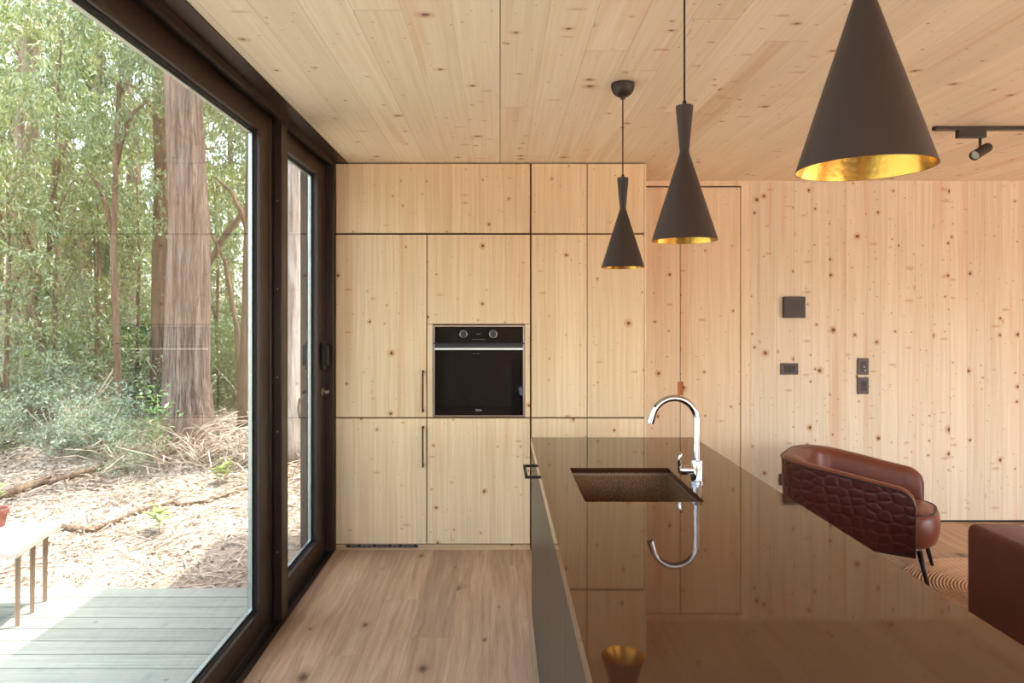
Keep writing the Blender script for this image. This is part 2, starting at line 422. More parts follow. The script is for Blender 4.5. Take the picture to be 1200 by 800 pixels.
def frame_rect(bm, plane, lo, a0, a1, b0, b1, w, hi):
    """hollow rectangle in the YZ plane (X from lo to hi): sides w=(left,right,bottom,top)"""
    l, r, bt, tp = w
    box(bm, lo, hi, a0, a0+l, b0, b1); box(bm, lo, hi, a1-r, a1, b0, b1)
    box(bm, lo, hi, a0+l, a1-r, b0, b0+bt); box(bm, lo, hi, a0+l, a1-r, b1-tp, b1)
def B(fn, *a, **k):
    bm = bmesh.new(); fn(bm, *a, **k); return bm
def boxes(*bs):
    bm = bmesh.new()
    for b in bs: box(bm, *b)
    return bm
def make(name, bm, mat, parent=None, smooth=False, bevel=0, seg=2, local=False, loc=None):
    me = bpy.data.meshes.new(name)
    bmesh.ops.recalc_face_normals(bm, faces=bm.faces)
    bm.to_mesh(me); bm.free()
    me.materials.append(M[mat] if isinstance(mat, str) else mat)
    o = bpy.data.objects.new(name, me); COL.objects.link(o)
    if smooth:
        for p in me.polygons: p.use_smooth = True
    if bevel:
        b = o.modifiers.new('bevel', 'BEVEL'); b.width = bevel; b.segments = seg; b.limit_method = 'ANGLE'; b.angle_limit = radians(35)
    if loc is not None: o.location = loc
    if parent is not None:
        o.parent = parent
        if not local: o.matrix_parent_inverse = world_of(parent).inverted()
    return o
def world_of(o):
    m = o.matrix_basis.copy()
    while o.parent is not None:
        m = o.parent.matrix_basis @ o.matrix_parent_inverse @ m if False else (world_of(o.parent) @ o.matrix_parent_inverse @ m)
        break
    return m
def sharp(o, ang=35):
    me = o.data
    bm = bmesh.new(); bm.from_mesh(me)
    for e in bm.edges:
        if len(e.link_faces) == 2 and e.calc_face_angle(0) > radians(ang): e.smooth = False
    bm.to_mesh(me); bm.free()
    return o
def tag(o, label=None, cat=None, group=None, kind=None):
    if label: o['label'] = label
    if cat: o['category'] = cat
    if group: o['group'] = group
    if kind: o['kind'] = kind
    return o
def thing(name, label, cat, loc=(0, 0, 0), rz=0, group=None, kind=None):
    o = bpy.data.objects.new(name, None); COL.objects.link(o)
    o.location = loc; o.rotation_euler = (0, 0, rz); o.empty_display_size = .1
    return tag(o, label, cat, group, kind)
def struct(name, bm, mat, **k):
    return tag(make(name, bm, mat, **k), kind='structure')
def dup(o, loc=None, rz=None, parent=None, label=None, scale=None):
    c = o.copy(); COL.objects.link(c)
    if parent is not None: c.parent = parent
    if loc is not None: c.location = loc
    if rz is not None: c.rotation_euler = (0, 0, rz)
    if scale is not None: c.scale = (scale,)*3
    if label: c['label'] = label
    for ch in [x for x in bpy.data.objects if x.parent == o]: dup(ch, parent=c)
    return c

# ------------------------------------------------------------------ room shell
CZ = 2.5225                  # ceiling height
XR, YF, YN = 6.4, 5.05, -2.6   # right wall, far wall, near wall
GX = -1.16                  # glass plane of the left window wall
tagk = lambda o: tag(o, kind='structure')
struct('floor', boxes((-1.072, XR, YN, YF, -.06, 0)), 'floor')
struct('ceiling', boxes((-.99, -.0015, YN, YF, CZ, CZ+.12), (.0015, XR, YN, YF, CZ, CZ+.12)), 'ceiling')
struct('trim_1', boxes((-1.0915, -.991, YN, 4.4445, CZ-.004, CZ+.1), (-1.0915, -1.072, YN, 4.4445, CZ-.036, CZ-.004)), 'frame')
# far wall: knotty boards to the right of the seam at x=1.856, clear boards around the door
SX = (880-586)/158.4
DX0, DX1, DZ = 1.0, (867.5-586)/158.4, EYE+(369-219.5)/158.4
struct('wall_back', boxes((SX, XR, YF, YF+.16, .014, CZ)), 'wall')
struct('wall_back_panel', boxes((DX1+.006, SX-.0015, YF, YF+.16, .014, CZ), (-1.3, DX1+.006, YF, YF+.16, DZ+.012, CZ), (-1.3, DX0-.006, YF, YF+.16, .014, DZ+.012)), 'wall_clear')
struct('shadow_gap_back', boxes((DX1+.01, XR, YF+.01, YF+.16, 0, .014)), 'track')  # recessed black strip, its colour darkens the shadow gap under the wall
# flush double door in the far wall
d = thing('door_1', 'flush knotty spruce double door in the far wall beside the tall cabinets', 'door', (1.4, YF, 0), kind='structure')
DM = (797.3-586)/158.4
make('door_leaf', boxes((DX0, DM-.0025, YF+.003, YF+.045, .006, DZ)), 'door', d, bevel=.0015)
def leaf_with_notch():
    bm = bmesh.new(); z0, z1 = EYE-(463-369)/158.4, EYE-(447-369)/158.4
    for b in ((DM+.0025, DX1, YF+.003, YF+.045, .006, z0), (DM+.0025, DX1, YF+.003, YF+.045, z1, DZ), (DM+.022, DX1, YF+.003, YF+.045, z0, z1), (DM+.0025, DM+.022, YF+.03, YF+.045, z0, z1)): box(bm, *b)
    return bm
make('door_leaf', leaf_with_notch(), 'door', d)
M['notch'] = plain('routed_finger_pull_wood', lin(190, 120, 70), .6)
make('finger_pull', boxes((DM-.02, DM-.0028, YF-.001, YF+.004, EYE-(463-369)/158.4, EYE-(447-369)/158.4), (DM+.0025, DM+.021, YF+.012, YF+.03, EYE-(463-369)/158.4+.002, EYE-(447-369)/158.4-.002)), 'notch', d, bevel=.0008)
make('door_reveal', boxes((DX0-.006, DX1+.006, YF+.046, YF+.1, .0, DZ+.012)), 'track', d)
# unseen right and near walls, openings added to let daylight into the room
struct('wall_right', boxes((XR, XR+.16, YN, -2.2, 0, CZ), (XR, XR+.16, 2.7, YF+.16, 0, CZ), (XR, XR+.16, -2.2, 2.7, 2.4, CZ)), 'wall_side')
struct('wall_near', boxes((-1.3, 1.1, YN-.16, YN, 0, 1.45), (-1.3, -1.0, YN-.16, YN, 1.45, CZ), (-1.0, 1.1, YN-.16, YN, 2.4, CZ), (1.02, 1.1, YN-.16, YN, 1.45, 2.4), (4.3, XR+.16, YN-.16, YN, 0, CZ), (1.1, 4.3, YN-.16, YN, 2.4, CZ)), 'wall')
for nm, bx in (('added_window_3', None), ('added_window_4', None)):  # unseen windows added as daylight openings
    w = thing(nm, None, None, (XR+.08, 0, 0) if nm == 'added_window_3' else (2.5, YN-.08, 0), kind='structure')
    bm = bmesh.new()
    if nm == 'added_window_3':
        for y in (-2.2, .13, 2.64): box(bm, XR+.04, XR+.1, y, y+.06, 0, 2.4)
        box(bm, XR+.04, XR+.1, -2.14, 2.64, 0, .06); box(bm, XR+.04, XR+.1, -2.14, 2.64, 2.34, 2.4)
    else:
        for x in (1.1, 2.67, 4.24): box(bm, x, x+.06, YN-.1, YN-.04, 0, 2.4)
        box(bm, 1.16, 4.24, YN-.1, YN-.04, 0, .06); box(bm, 1.16, 4.24, YN-.1, YN-.04, 2.34, 2.4)
    make('window_frame', bm, 'frame', w)
w = thing('added_window_5', None, None, (0, YN-.08, 1.45), kind='structure')  # unseen high window added to brighten the cabinets, clear of the oven's reflection
make('window_frame', boxes((-1.0, 1.02, YN-.1, YN-.04, 1.4505, 1.49), (-1.0, 1.02, YN-.1, YN-.04, 2.36, 2.3995), (-1.0, -.96, YN-.1, YN-.04, 1.49, 2.36), (.98, 1.02, YN-.1, YN-.04, 1.49, 2.36)), 'frame', w)
# ---- left window wall: one wide sliding pane and a narrow glazed door
Y0, YS, YP, YE = YN, 3.22, 3.40, 4.4445
w = thing('window_1', 'wide floor to ceiling sliding glass panel in a dark brown frame', 'window', (-1.16, .3, 0), kind='structure')
bm = bmesh.new(); frame_rect(bm, 0, -1.19, Y0+.02, 3.362, .022, 2.505, (.12, 3.362-YS, .108, .105), -1.13)
make('sash_frame', bm, 'frame', w, bevel=.003)
bm = bmesh.new(); frame_rect(bm, 0, -1.1585, Y0+.14, YS, .130, 2.40, (.004,)*4, -1.150); make('glazing_gasket', bm, 'gasket', w)
bm = bmesh.new(); frame_rect(bm, 0, -1.182, Y0+.147, YS-.0071, .137, 2.393, (.009,)*4, -1.1645); make('glazing_spacer', bm, 'spacer', w)
make('glass_pane', boxes((GX-.004, GX, Y0+.139, YS+.001, .129, 2.401)), 'glass', w)
w = thing('door_2', 'narrow glazed door leaf in a dark brown frame beside the tall cabinets', 'door', (-1.16, 3.95, 0), kind='structure')
YG0, YG1 = 3.56, 4.215
bm = bmesh.new(); frame_rect(bm, 0, -1.19, 3.455, 4.40, .022, 2.505, (YG0-3.455, 4.40-YG1, .108, .105), -1.125)
make('sash_frame', bm, 'frame', w, bevel=.003)
bm = bmesh.new(); frame_rect(bm, 0, -1.1585, YG0, YG1, .130, 2.40, (.004,)*4, -1.150); make('glazing_gasket', bm, 'gasket', w)
bm = bmesh.new(); frame_rect(bm, 0, -1.182, YG0+.0061, YG1-.0061, .1361, 2.3939, (.009,)*4, -1.1645); make('glazing_spacer', bm, 'spacer', w)
make('glass_pane', boxes((GX-.004, GX, YG0-.001, YG1+.001, .129, 2.401)), 'glass', w)
# handle and thumb-turn lock on the leaf's far stile, pull outside
hy = 4.30
hz = lambda py, D: EYE-(py-369)/F*D
hd = make('door_handle', boxes((-1.1245, -1.10, hy-.022, hy+.022, hz(433, hy), hz(401, hy)), (-1.10, -1.078, hy-.012, hy+.006, hz(430, hy)+.01, hz(403, hy)-.005)), 'iron', w, bevel=.004)
bm = bmesh.new(); c = Vector((-1.1245, hy, hz(459, hy)))
tube(bm, [c, c+Vector((.012, 0, 0))], .024, 20); tube(bm, [c+Vector((.012, 0, 0)), c+Vector((.032, 0, 0))], .009, 12)
box(bm, -1.094, -1.082, hy-.03, hy+.03, c.z-.009, c.z+.009)
make('thumb_turn', bm, M['pipe'], w, bevel=.002)
bm = bmesh.new(); a = Vector((-1.20, 4.17, hz(464, 4.17))); 
tube(bm, [a+Vector((0, 0, 0)), a+Vector((-.025, 0, -.02)), a+Vector((-.035, 0, -.075)), a+Vector((-.025, 0, -.13)), a+Vector((0, 0, -.15))], .007, 8)
make('outer_pull', bm, 'pipe', w, smooth=True)
# fixed frame: post between the leaves, jamb at the cabinets, sill track
bm = boxes((-1.1295, -1.087, YP, 3.50, 0, 2.515), (-1.20, -1.1305, 3.37, 3.45, 0, 2.515))
struct('trim_2', bm, 'frame', bevel=.003)
bm = boxes((-1.20, -1.0735, 4.402, 4.4435, 0, 2.515))
struct('trim_3', bm, 'frame', bevel=.002)
struct('trim_4', boxes((-1.1, -1.0725, YN, 4.4, -.06, .006), (-1.24, -1.1, YN, 4.44, -.06, -.002), (-1.24, -1.20, YN, 4.44, -.06, .016)), 'frame')
struct('trim_5', boxes((-1.125, -1.103, YN, 3.39, -.003, .012), (-1.125, -1.103, 3.51, 4.39, -.003, .012)), 'track')
# header recess above the sashes, outer lintel, gable end wall
struct('trim_6', boxes((-1.24, -1.0925, YN, 4.44, 2.515, 2.66)), 'track')
struct('wall_left', boxes((-1.3, -1.2, 4.4455, 6.1, -.3, 2.66)), 'facade')
struct('wall_left_lining', boxes((-1.199, -1.0722, 4.4455, YF, -.06, CZ+.1)), 'track')
struct('wall_far_outer', boxes((-1.3, XR+.16, YF+.162, 6.1, -.3, 2.66)), 'facade')
# small screws on the fixed post
bm = bmesh.new()
for z in (.35, .95, 1.22, 1.66, 2.1): tube(bm, [(-1.108, YP-.0002, z), (-1.108, YP-.0025, z)], .0045, 10)
struct('trim_8', bm, 'pipe')
struct('roof', boxes((-1.36, XR+.6, YN-.6, 6.5, 2.662, 2.95)), 'facade', bevel=.01)

# ------------------------------------------------------------------ tall cabinets
S = 180.0; YC = F/S
cx = lambda px: (px-586)/S
cz = lambda py: EYE-(py-369)/S
def cabinet(name, label, px0, px1, z0, z1, doors, cat='cabinet', plinth=None, opening=None, side=True):
    x0, x1 = cx(px0), cx(px1)
    t = thing(name, label, cat, ((x0+x1)/2, YC+.3, max(0, z0-.1 if z0 < .2 else z0)))
    g = .0008
    bm = bmesh.new()
    if opening:
        oz0, oz1, ox0, ox1 = opening
        box(bm, x0+g, x1-g, YC+.0215, YF-.003, z0, oz0); box(bm, x0+g, x1-g, YC+.0215, YF-.003, oz1, z1)
        box(bm, x0+g, ox0, YC+.0215, YF-.003, oz0, oz1); box(bm, ox1, x1-g, YC+.0215, YF-.003, oz0, oz1)
        box(bm, ox0, ox1, YF-.02, YF-.003, oz0, oz1)
    else:
        box(bm, x0+g, x1-g, YC+.0215, YF-.003, z0, z1)
    make('body', bm, 'body_gap_shade', t)
    for (a, b, c, dd, hpx) in doors:
        dr = make('door', boxes((cx(a), cx(b), YC, YC+.02, cz(dd), cz(c))), 'cabinet', t, bevel=.0015)
        if hpx:
            hx, ha, hb = hpx
            hbm = boxes((cx(hx)-.005, cx(hx)+.005, YC-.034, YC-.026, cz(hb), cz(ha)), (cx(hx)-.005, cx(hx)+.006, YC-.03, YC-.0005, cz(ha)-.022, cz(ha)-.006), (cx(hx)-.005, cx(hx)+.006, YC-.03, YC-.0005, cz(hb)+.006, cz(hb)+.022))
            make('handle', hbm, 'iron', dr, bevel=.001)
    return t
M['body_gap_shade'] = plain('carcass_gap_shade_wood', lin(120, 84, 54), .7)  # carcass coloured dark brown so the door gaps look shaded
PZ = cz(637.2)    # underside of the doors
# fridge column (left), oven column, overhead cabinet, two tall cabinets (right)
t = cabinet('refrigerator_cabinet', 'tall spruce cabinet against the window frame, two stacked doors with black bar handles', 393.2, 499.9, PZ-.004, cz(274.2), [(393.6, 499.5, 275.0, 488.6, (496.0, 433, 482.5)), (393.6, 499.5, 490.4, 636.8, (496.0, 498, 546.5))])
make('plinth', boxes((cx(393.4), cx(405), YC+.007, YC+.02, 0, PZ-.005), (cx(490), cx(499.8), YC+.007, YC+.02, 0, PZ-.005), (cx(405), cx(490), YC+.007, YC+.02, 0, .012)), 'plinth_wood', t)
bm = boxes((cx(405.3), cx(489.8), YC+.002, YC+.016, .012, .018), (cx(405.3), cx(489.8), YC+.002, YC+.016, .044, PZ-.005))
for i in range(15):
    x = cx(405.3)+(cx(489.8)-cx(405.3))*i/14
    box(bm, x-.003, x+.003, YC+.003, YC+.016, .018, .044)
for i in (1, 3, 4, 6, 7, 9, 11, 12):
    x = cx(405.3)+(cx(489.8)-cx(405.3))*(i+.5)/14
    box(bm, x-.008, x+.008, YC+.008, YC+.015, .026, .044)
make('vent_grille', bm, 'pipe', t)
make('vent_cavity', boxes((cx(405.3), cx(489.8), YC+.0165, YC+.02, .0125, PZ-.005)), 'black_in', t)
OX0, OX1, OZ0, OZ1 = cx(507.6), cx(614.8), cz(487.9), cz(380.8)
t = cabinet('oven_cabinet', 'spruce housing column around the built-in oven, plain panels above and below', 500.1, 621.4, PZ-.004, cz(274.2), [(500.7, 621.0, 275.0, 379.4, None), (500.7, 621.0, 490.4, 636.8, None), (500.7, 507.0, 379.9, 488.6, None), (615.4, 621.0, 379.9, 488.6, None)], opening=(OZ0-.004, OZ1+.004, OX0-.002, OX1+.002))
make('plinth', boxes((cx(503.5), cx(618), YC+.007, YC+.02, 0, PZ-.005), (cx(500.2), cx(503.4), YC+.003, YC+.02, 0, PZ-.005), (cx(618.1), cx(621.2), YC+.003, YC+.02, 0, PZ-.005)), 'plinth_wood', t)
cabinet('overhead_cabinet', 'wide spruce overhead cabinet with one long door above the oven column', 393.2, 621.4, cz(273.2), CZ-.012, [(393.6, 621.0, 191.8, 272.9, None)])
for a, b, nm in ((622.6, 688.0, 'tall spruce cabinet in the middle of the run, beside the oven column'), (688.2, 755.2, 'tall spruce cabinet at the free end of the run, beside the flush door')):
    t = cabinet('tall_cabinet', nm, a, b, PZ-.004, CZ-.012, [(a+.35, b-.35, 191.8, 273.0, None), (a+.35, b-.35, 275.0, 488.6, None), (a+.35, b-.35, 490.4, 636.8, None)])
    make('plinth', boxes((cx(a+.3), cx(b-.3), YC+.007, YC+.02, 0, PZ-.005)), 'plinth_wood', t)
    if b > 700: make('end_panel', boxes((cx(755.5), cx(757.6), YC+.004, YF-.003, 0, CZ-.006)), 'cabinet_side', t)
struct('ceiling_gap_shade', boxes((-1.07, cx(757.4), YC+.03, YF-.003, CZ-.0115, CZ-.0005)), 'track')  # black strip puts shade into the open gap above the cabinets
# ------------------------------------------------------------------ oven
t = thing('built_in_oven', 'black glass built-in oven with two round knobs in the spruce cabinet run', 'oven', ((OX0+OX1)/2, YC+.2, OZ0))
make('body', boxes((OX0+.004, OX1-.004, YC+.02, YC+.52, OZ0+.004, OZ1-.004)), 'black_in', t)
bm = bmesh.new()
fy0, fy1 = YC-.004, YC+.019
for b in ((OX0, OX0+.011, fy0, fy1, OZ0, OZ1), (OX1-.011, OX1, fy0, fy1, OZ0, OZ1), (OX0+.011, OX1-.011, fy0, fy1, OZ1-.011, OZ1), (OX0+.011, OX1-.011, fy0, fy1, OZ0, OZ0+.009)): box(bm, *b)
make('frame', bm, 'steel_trim', t, bevel=.001)
zc1 = cz(403.5)
cp = make('control_panel', boxes((OX0+.0115, OX1-.0115, YC-.008, fy1, zc1+.001, OZ1-.0115)), 'oven_glass', t, bevel=.001)
dr = make('door', boxes((OX0+.0115, OX1-.0115, YC-.008, fy1, OZ0+.0095, cz(410.2))), 'oven_glass', t, bevel=.001)
make('door_top_rail', boxes((OX0+.0115, OX1-.0115, YC-.006, fy1, cz(410.1), cz(403.7))), 'black_in', dr)
make('door_trim', boxes((OX0+.0115, OX1-.0115, YC-.010, YC-.0062, cz(409.6), cz(407.6))), M['spacer'], dr)
hb = boxes((OX0+.002, OX1-.002, YC-.040, YC-.028, cz(402.9), cz(401.3)))
for x in (OX0+.03, OX1-.03): box(hb, x-.006, x+.006, YC-.03, YC-.0065, cz(403.9), cz(401.6))
make('handle', hb, 'oven_knob', dr, bevel=.002)
for px in (543.3, 578.0):
    bm = bmesh.new(); x, z = cx(px), cz(391.3)
    tube(bm, [(x, YC-.0085, z), (x, YC-.02, z)], .0205, 28)
    k = sharp(make('knob', bm, 'oven_knob', cp, smooth=True))
    bm = bmesh.new()
    for r0, y in ((.0235, YC-.0215),):
        pts = [(x+r0*cos(a), y, z+r0*sin(a)) for a in [2*pi*i/32 for i in range(33)]]
        tube(bm, pts, .0018, 6, caps=False)
    make('knob_ring', bm, 'chrome', k, smooth=True)
def text(name, body, size, loc, mat, parent):
    cu = bpy.data.curves.new(name, 'FONT'); cu.body = body; cu.size = size; cu.align_x = 'CENTER'; cu.align_y = 'CENTER'; cu.extrude = .0004
    cu.materials.append(M[mat])
    tmp = bpy.data.objects.new(name+'_t', cu); COL.objects.link(tmp)
    bpy.context.view_layer.update()
    me = bpy.data.meshes.new_from_object(tmp.evaluated_get(bpy.context.evaluated_depsgraph_get()))
    bpy.data.objects.remove(tmp)
    o = bpy.data.objects.new(name, me); COL.objects.link(o)
    o.location = loc; o.rotation_euler = (pi/2, 0, 0); o.parent = parent
    o.matrix_parent_inverse = world_of(parent).inverted()
    return o
text('brand_lettering', 'TEKA', .018, (cx(560.6), YC-.0088, cz(480.3)), 'mark', dr)
text('clock_display', '12:07', .013, (cx(560.6), YC-.0088, cz(391.2)), 'plate_white', cp)
bm = bmesh.new()
for i in range(7):
    x = cx(553.8)+i*(cx(568)-cx(553.8))/6
    box(bm, x-.0025, x+.0025, YC-.0092, YC-.0082, cz(397.6)-.0025, cz(397.6)+.0025)
make('touch_symbols', bm, 'plate_white', cp)
bm = boxes((cx(559.4), cx(561), YC-.0092, YC-.0082, cz(414.7), cz(413.7)), (cx(554.5), cx(557.5), YC-.0092, YC-.0082, cz(414.4), cz(414.0)))
make('door_symbols', bm, 'plate_white', dr)

# ------------------------------------------------------------------ island
IX0, IX1, IY0, IY1, IZ = .159, .997, -.7, 3.52, .90
SX0, SX1, SY0, SY1 = .287, .691, 2.303, 2.815
t = thing('kitchen_island', 'long dark brown kitchen island with a satin panel side and drawer pull', 'kitchen island', ((IX0+IX1)/2, 1.4, 0))
bm = bmesh.new()
bx0, bx1, by1 = IX0+.026, IX1-.02, IY1-.02
# carcass around the sink cavity
box(bm, bx0, SX0-.03, IY0+.02, by1, .02, .8555); box(bm, SX1+.03, bx1, IY0+.02, by1, .02, .8555)
box(bm, SX0-.03, SX1+.03, IY0+.02, SY0-.03, .02, .8555); box(bm, SX0-.03, SX1+.03, SY1+.03, by1, .02, .8555)
box(bm, SX0-.03, SX1+.03, SY0-.03, SY1+.03, .02, .6)
make('body', bm, 'panel', t)
ys = [IY1-.004, 2.90, 2.30, 1.70, 1.10, .5, -.1, IY0+.002]
doors = []
for k, (b, a) in enumerate(zip(ys, ys[1:])):
    doors.append(make('door', boxes((IX0+.004, IX0+.024, a+.0012, b-.0012, .004, .853)), 'panel', t, bevel=.001))
make('end_panel', boxes((IX0+.026, IX1-.004, IY1-.0185, IY1-.004, .004, .853)), 'panel', t)
make('back_panel', boxes((IX1-.019, IX1-.004, IY0, IY1-.02, .004, .853)), 'panel', t)
# C-shaped pull, 24 cm, sticking out of the second drawer front
hz0 = .857
hbm = boxes((.104, .117, 2.862, 3.09, hz0-.013, hz0-.003), (.117, IX0+.003, 2.862, 2.876, hz0-.013, hz0-.003), (.117, IX0+.003, 3.076, 3.09, hz0-.013, hz0-.003))
make('handle', hbm, 'iron', doors[0], bevel=.001)
# worktop with sink cut-out
def worktop():
    bm = bmesh.new(); z0, z1 = .880, .90
    xs, ysl = [IX0, SX0, SX1, IX1], [IY0, SY0, SY1, IY1]
    for i in range(3):
        for j in range(3):
            if i == 1 and j == 1: continue
            vs = [bm.verts.new(p) for p in ((xs[i], ysl[j], z1), (xs[i+1], ysl[j], z1), (xs[i+1], ysl[j+1], z1), (xs[i], ysl[j+1], z1))]
            bm.faces.new(vs)
            vs = [bm.verts.new((v.co.x, v.co.y, z0)) for v in vs]; bm.faces.new(list(reversed(vs)))
    def wall(a, b):
        bm.faces.new([bm.verts.new(p) for p in ((*a, z0), (*b, z0), (*b, z1), (*a, z1))])
    for i in range(3):
        wall((xs[i], IY0), (xs[i+1], IY0)); wall((xs[i], IY1), (xs[i+1], IY1)); wall((IX0, ysl[i]), (IX0, ysl[i+1])); wall((IX1, ysl[i]), (IX1, ysl[i+1]))
    for a, b in (((SX0, SY0), (SX1, SY0)), ((SX0, SY1), (SX1, SY1)), ((SX0, SY0), (SX0, SY1)), ((SX1, SY0), (SX1, SY1))): wall(a, b)
    bmesh.ops.remove_doubles(bm, verts=bm.verts, dist=1e-5)
    # mitred apron
    for b in ((IX0, IX0+.02, IY0, IY1, .856, .8799), (IX1-.02, IX1, IY0, IY1, .856, .8799), (IX0+.02, IX1-.02, IY1-.02, IY1, .856, .8799)): box(bm, *b)
    return bm
wt = tag(make('worktop', worktop(), 'counter'), 'polished dark brown worktop lying on the kitchen island, cut out for the sink', 'worktop')
# undermount sink
t = thing('undermount_sink', 'square speckled dark bronze sink set under the brown worktop', 'sink', ((SX0+SX1)/2, (SY0+SY1)/2, .68))
def basin():
    bm = bmesh.new(); a, z1, z0, th = .0, .8795, .685, .004
    x0, x1, y0, y1 = SX0-.004, SX1+.004, SY0-.004, SY1+.004
    box(bm, x0-.02, x0, y0-.02, y1+.02, z1-.004, z1); box(bm, x1, x1+.02, y0-.02, y1+.02, z1-.004, z1)
    box(bm, x0, x1, y0-.02, y0, z1-.004, z1); box(bm, x0, x1, y1, y1+.02, z1-.004, z1)
    box(bm, x0-th, x0, y0-th, y1+th, z0, z1-.004); box(bm, x1, x1+th, y0-th, y1+th, z0, z1-.004)
    box(bm, x0, x1, y0-th, y0, z0, z1-.004); box(bm, x0, x1, y1, y1+th, z0, z1-.004)
    box(bm, x0, x1, y0, y1, z0-.004, z0)
    return bm
make('basin', basin(), 'sink', t)
bm = bmesh.new(); lathe(bm, [(0, .003), (.032, .003), (.045, .006), (.048, .002), (.048, 0)], 28, ((SX0+SX1)/2, (SY0+SY1)/2, .6855))
make('drain', bm, 'chrome', t, smooth=True)
bm = bmesh.new(); frame = [(SX0-.003, SX1+.003, SY1+.0035, SY1+.0, .868, .874)]
make('rim', boxes((SX0-.003, SX1+.003, SY1+.0015, SY1+.0038, .8685, .8755), (SX1+.0015, SX1+.0038, SY0, SY1, .8685, .8755)), 'steel_trim', t)
# tap
FXp, FYp = .742, 2.576
t = thing('kitchen_tap', 'chrome swan-neck kitchen tap with side lever, standing beside the sink', 'tap', (FXp, FYp, IZ+.0005))
bm = bmesh.new(); lathe(bm, [(0, 0), (.026, 0), (.026, .004), (.0225, .007), (.0225, .078), (.021, .082), (.0125, .083), (0, .083)], 40)
sharp(make('base', bm, 'chrome', t, smooth=True, local=True), 30)
R = .084; zc = .232; pts = [(0, 0, .083), (0, 0, .15), (0, 0, .2)]
for i in range(0, 25):
    a = radians(i*166/24); pts.append((-R+R*cos(a), 0, zc+R*sin(a)))
last = Vector(pts[-1]); dr_ = (Vector(pts[-1])-Vector(pts[-2])).normalized()
pts.append(tuple(last+dr_*.012))
bm = bmesh.new(); tube(bm, pts, .0118, 24)
sp = sharp(make('spout', bm, 'chrome', t, smooth=True, local=True), 50)
bm = bmesh.new(); tube(bm, [last+dr_*.010, last+dr_*.032], .0132, 24)
make('aerator', bm, 'chrome', sp, smooth=True, local=True)
sharp(bpy.data.objects[-1] if False else [o for o in COL.objects if o.name.startswith('aerator')][0], 40)
bm = bmesh.new(); tube(bm, [(-.015, 0, .046), (-.058, 0, .046)], .0185, 32)
lv = sharp(make('lever_body', bm, 'chrome', t, smooth=True, local=True), 40)
bm = bmesh.new(); tube(bm, [(-.0585, 0, .046), (-.0665, 0, .046)], [.0185, .015], 32)
sharp(make('lever_cap', bm, 'chrome', lv, smooth=True, local=True), 60)
bm = bmesh.new(); tube(bm, [(-.062, -.004, .058), (-.067, -.006, .078), (-.066, -.008, .096), (-.060, -.010, .112)], [.008, .007, .006, .0045], 12)
make('lever', bm, 'chrome', lv, smooth=True, local=True)

# ------------------------------------------------------------------ pendants
def pendant(loc, label):
    t = thing('pendant_lamp', label, 'pendant lamp', loc, group='black cone pendants over the island')
    H = .385
    prof_o = [(.008, H), (.0235, H), (.0245, H-.002), (.0132, H-.128), (.014, H-.136), (.0925, 0)]
    prof_i = [(.0912, .0005), (.0125, H-.137), (.0115, H-.128), (.0215, H-.004), (.008, H-.003)]
    bm = bmesh.new(); lathe(bm, prof_o+[(.0915, 0)], 72)
    sh = sharp(make('shade', bm, 'shade', t, smooth=True, local=True), 25)
    bm = bmesh.new(); lathe(bm, [(.0914, .0003)]+prof_i[1:2]+[(.0, H-.1365)], 72)
    make('gold_lining', bm, 'gold', sh, smooth=True, local=True)
    top = CZ-loc[2]
    bm = bmesh.new(); tube(bm, [(0, 0, H-.004), (0, 0, top-.062)], .0028, 10)
    tube(bm, [(0, 0, H-.003), (0, 0, H+.014)], .006, 12)
    make('cable', bm, 'cable', t, smooth=True, local=True)
    bm = bmesh.new(); lathe(bm, [(0, top-.066), (.010, top-.066), (.012, top-.058)]+[(.05*cos(radians(a)), top-.012-.048*sin(radians(a))) for a in (75, 60, 45, 30, 15, 0)]+[(.05, top-.001), (0, top-.001)], 40)
    sharp(make('ceiling_rose', bm, 'shade', t, smooth=True, local=True), 50)
    bm = bmesh.new(); lathe(bm, [(0, .12), (.012, .122), (.02, .135), (.022, .15), (.018, .17), (.011, .185), (.011, .22), (0, .22)], 24)
    make('bulb', bm, 'bulb', t, smooth=True, local=True)
    return t
for (D, z, lab) in ((2.93, 1.733, 'black cone pendant farthest along the island, its whole ceiling rose in view'), (1.951, 1.742, 'black cone pendant hanging in the middle of the three, in front of the flush door'), (.9875, 1.741, 'largest looking black cone pendant, nearest of the three, its hammered gold lining showing')):
    pendant((.527, D, z), lab)

# ------------------------------------------------------------------ track spotlight
TY = 3.6
t = tag(make('light_track', boxes((2.287, 5.6, TY-.017, TY+.017, CZ-.019, CZ-.0005)), 'black', bevel=.002), 'black ceiling track running over the living area', 'lighting track')
tp = lambda px, py: P(px, py, TY)
s = thing('spotlight', 'black cylinder spotlight clipped to the ceiling track, tilted down', 'spotlight', (tp(1148, 160).x, TY, CZ-.07))
ax0, ax1 = tp(1121.5, 0).x, tp(1154, 0).x
make('adapter', boxes((ax0, ax1, TY-.016, TY+.016, CZ-.060, CZ-.0195)), 'black', s, bevel=.002)
p = tp(1148.5, 162)
bm = bmesh.new(); tube(bm, [(p.x, TY, CZ-.0605), (p.x, TY, CZ-.115)], .007, 12)
make('stem', bm, 'black', s, smooth=True)
A_, B_ = tp(1156, 173.5), tp(1134, 185); B_.y -= .05
ax = (B_-A_).normalized(); A2 = A_-ax*.01; B2 = B_
bm = bmesh.new(); tube(bm, [A2, A2+ax*.001, A2+ax*.03], [.022, .0255, .0255], 28); tube(bm, [A2+ax*.030, A2+ax*.033], .0235, 28); tube(bm, [A2+ax*.033, B2], .0255, 28, caps=False)
tube(bm, [B2, B2-ax*.02], [.0235, .02], 28, caps=False)
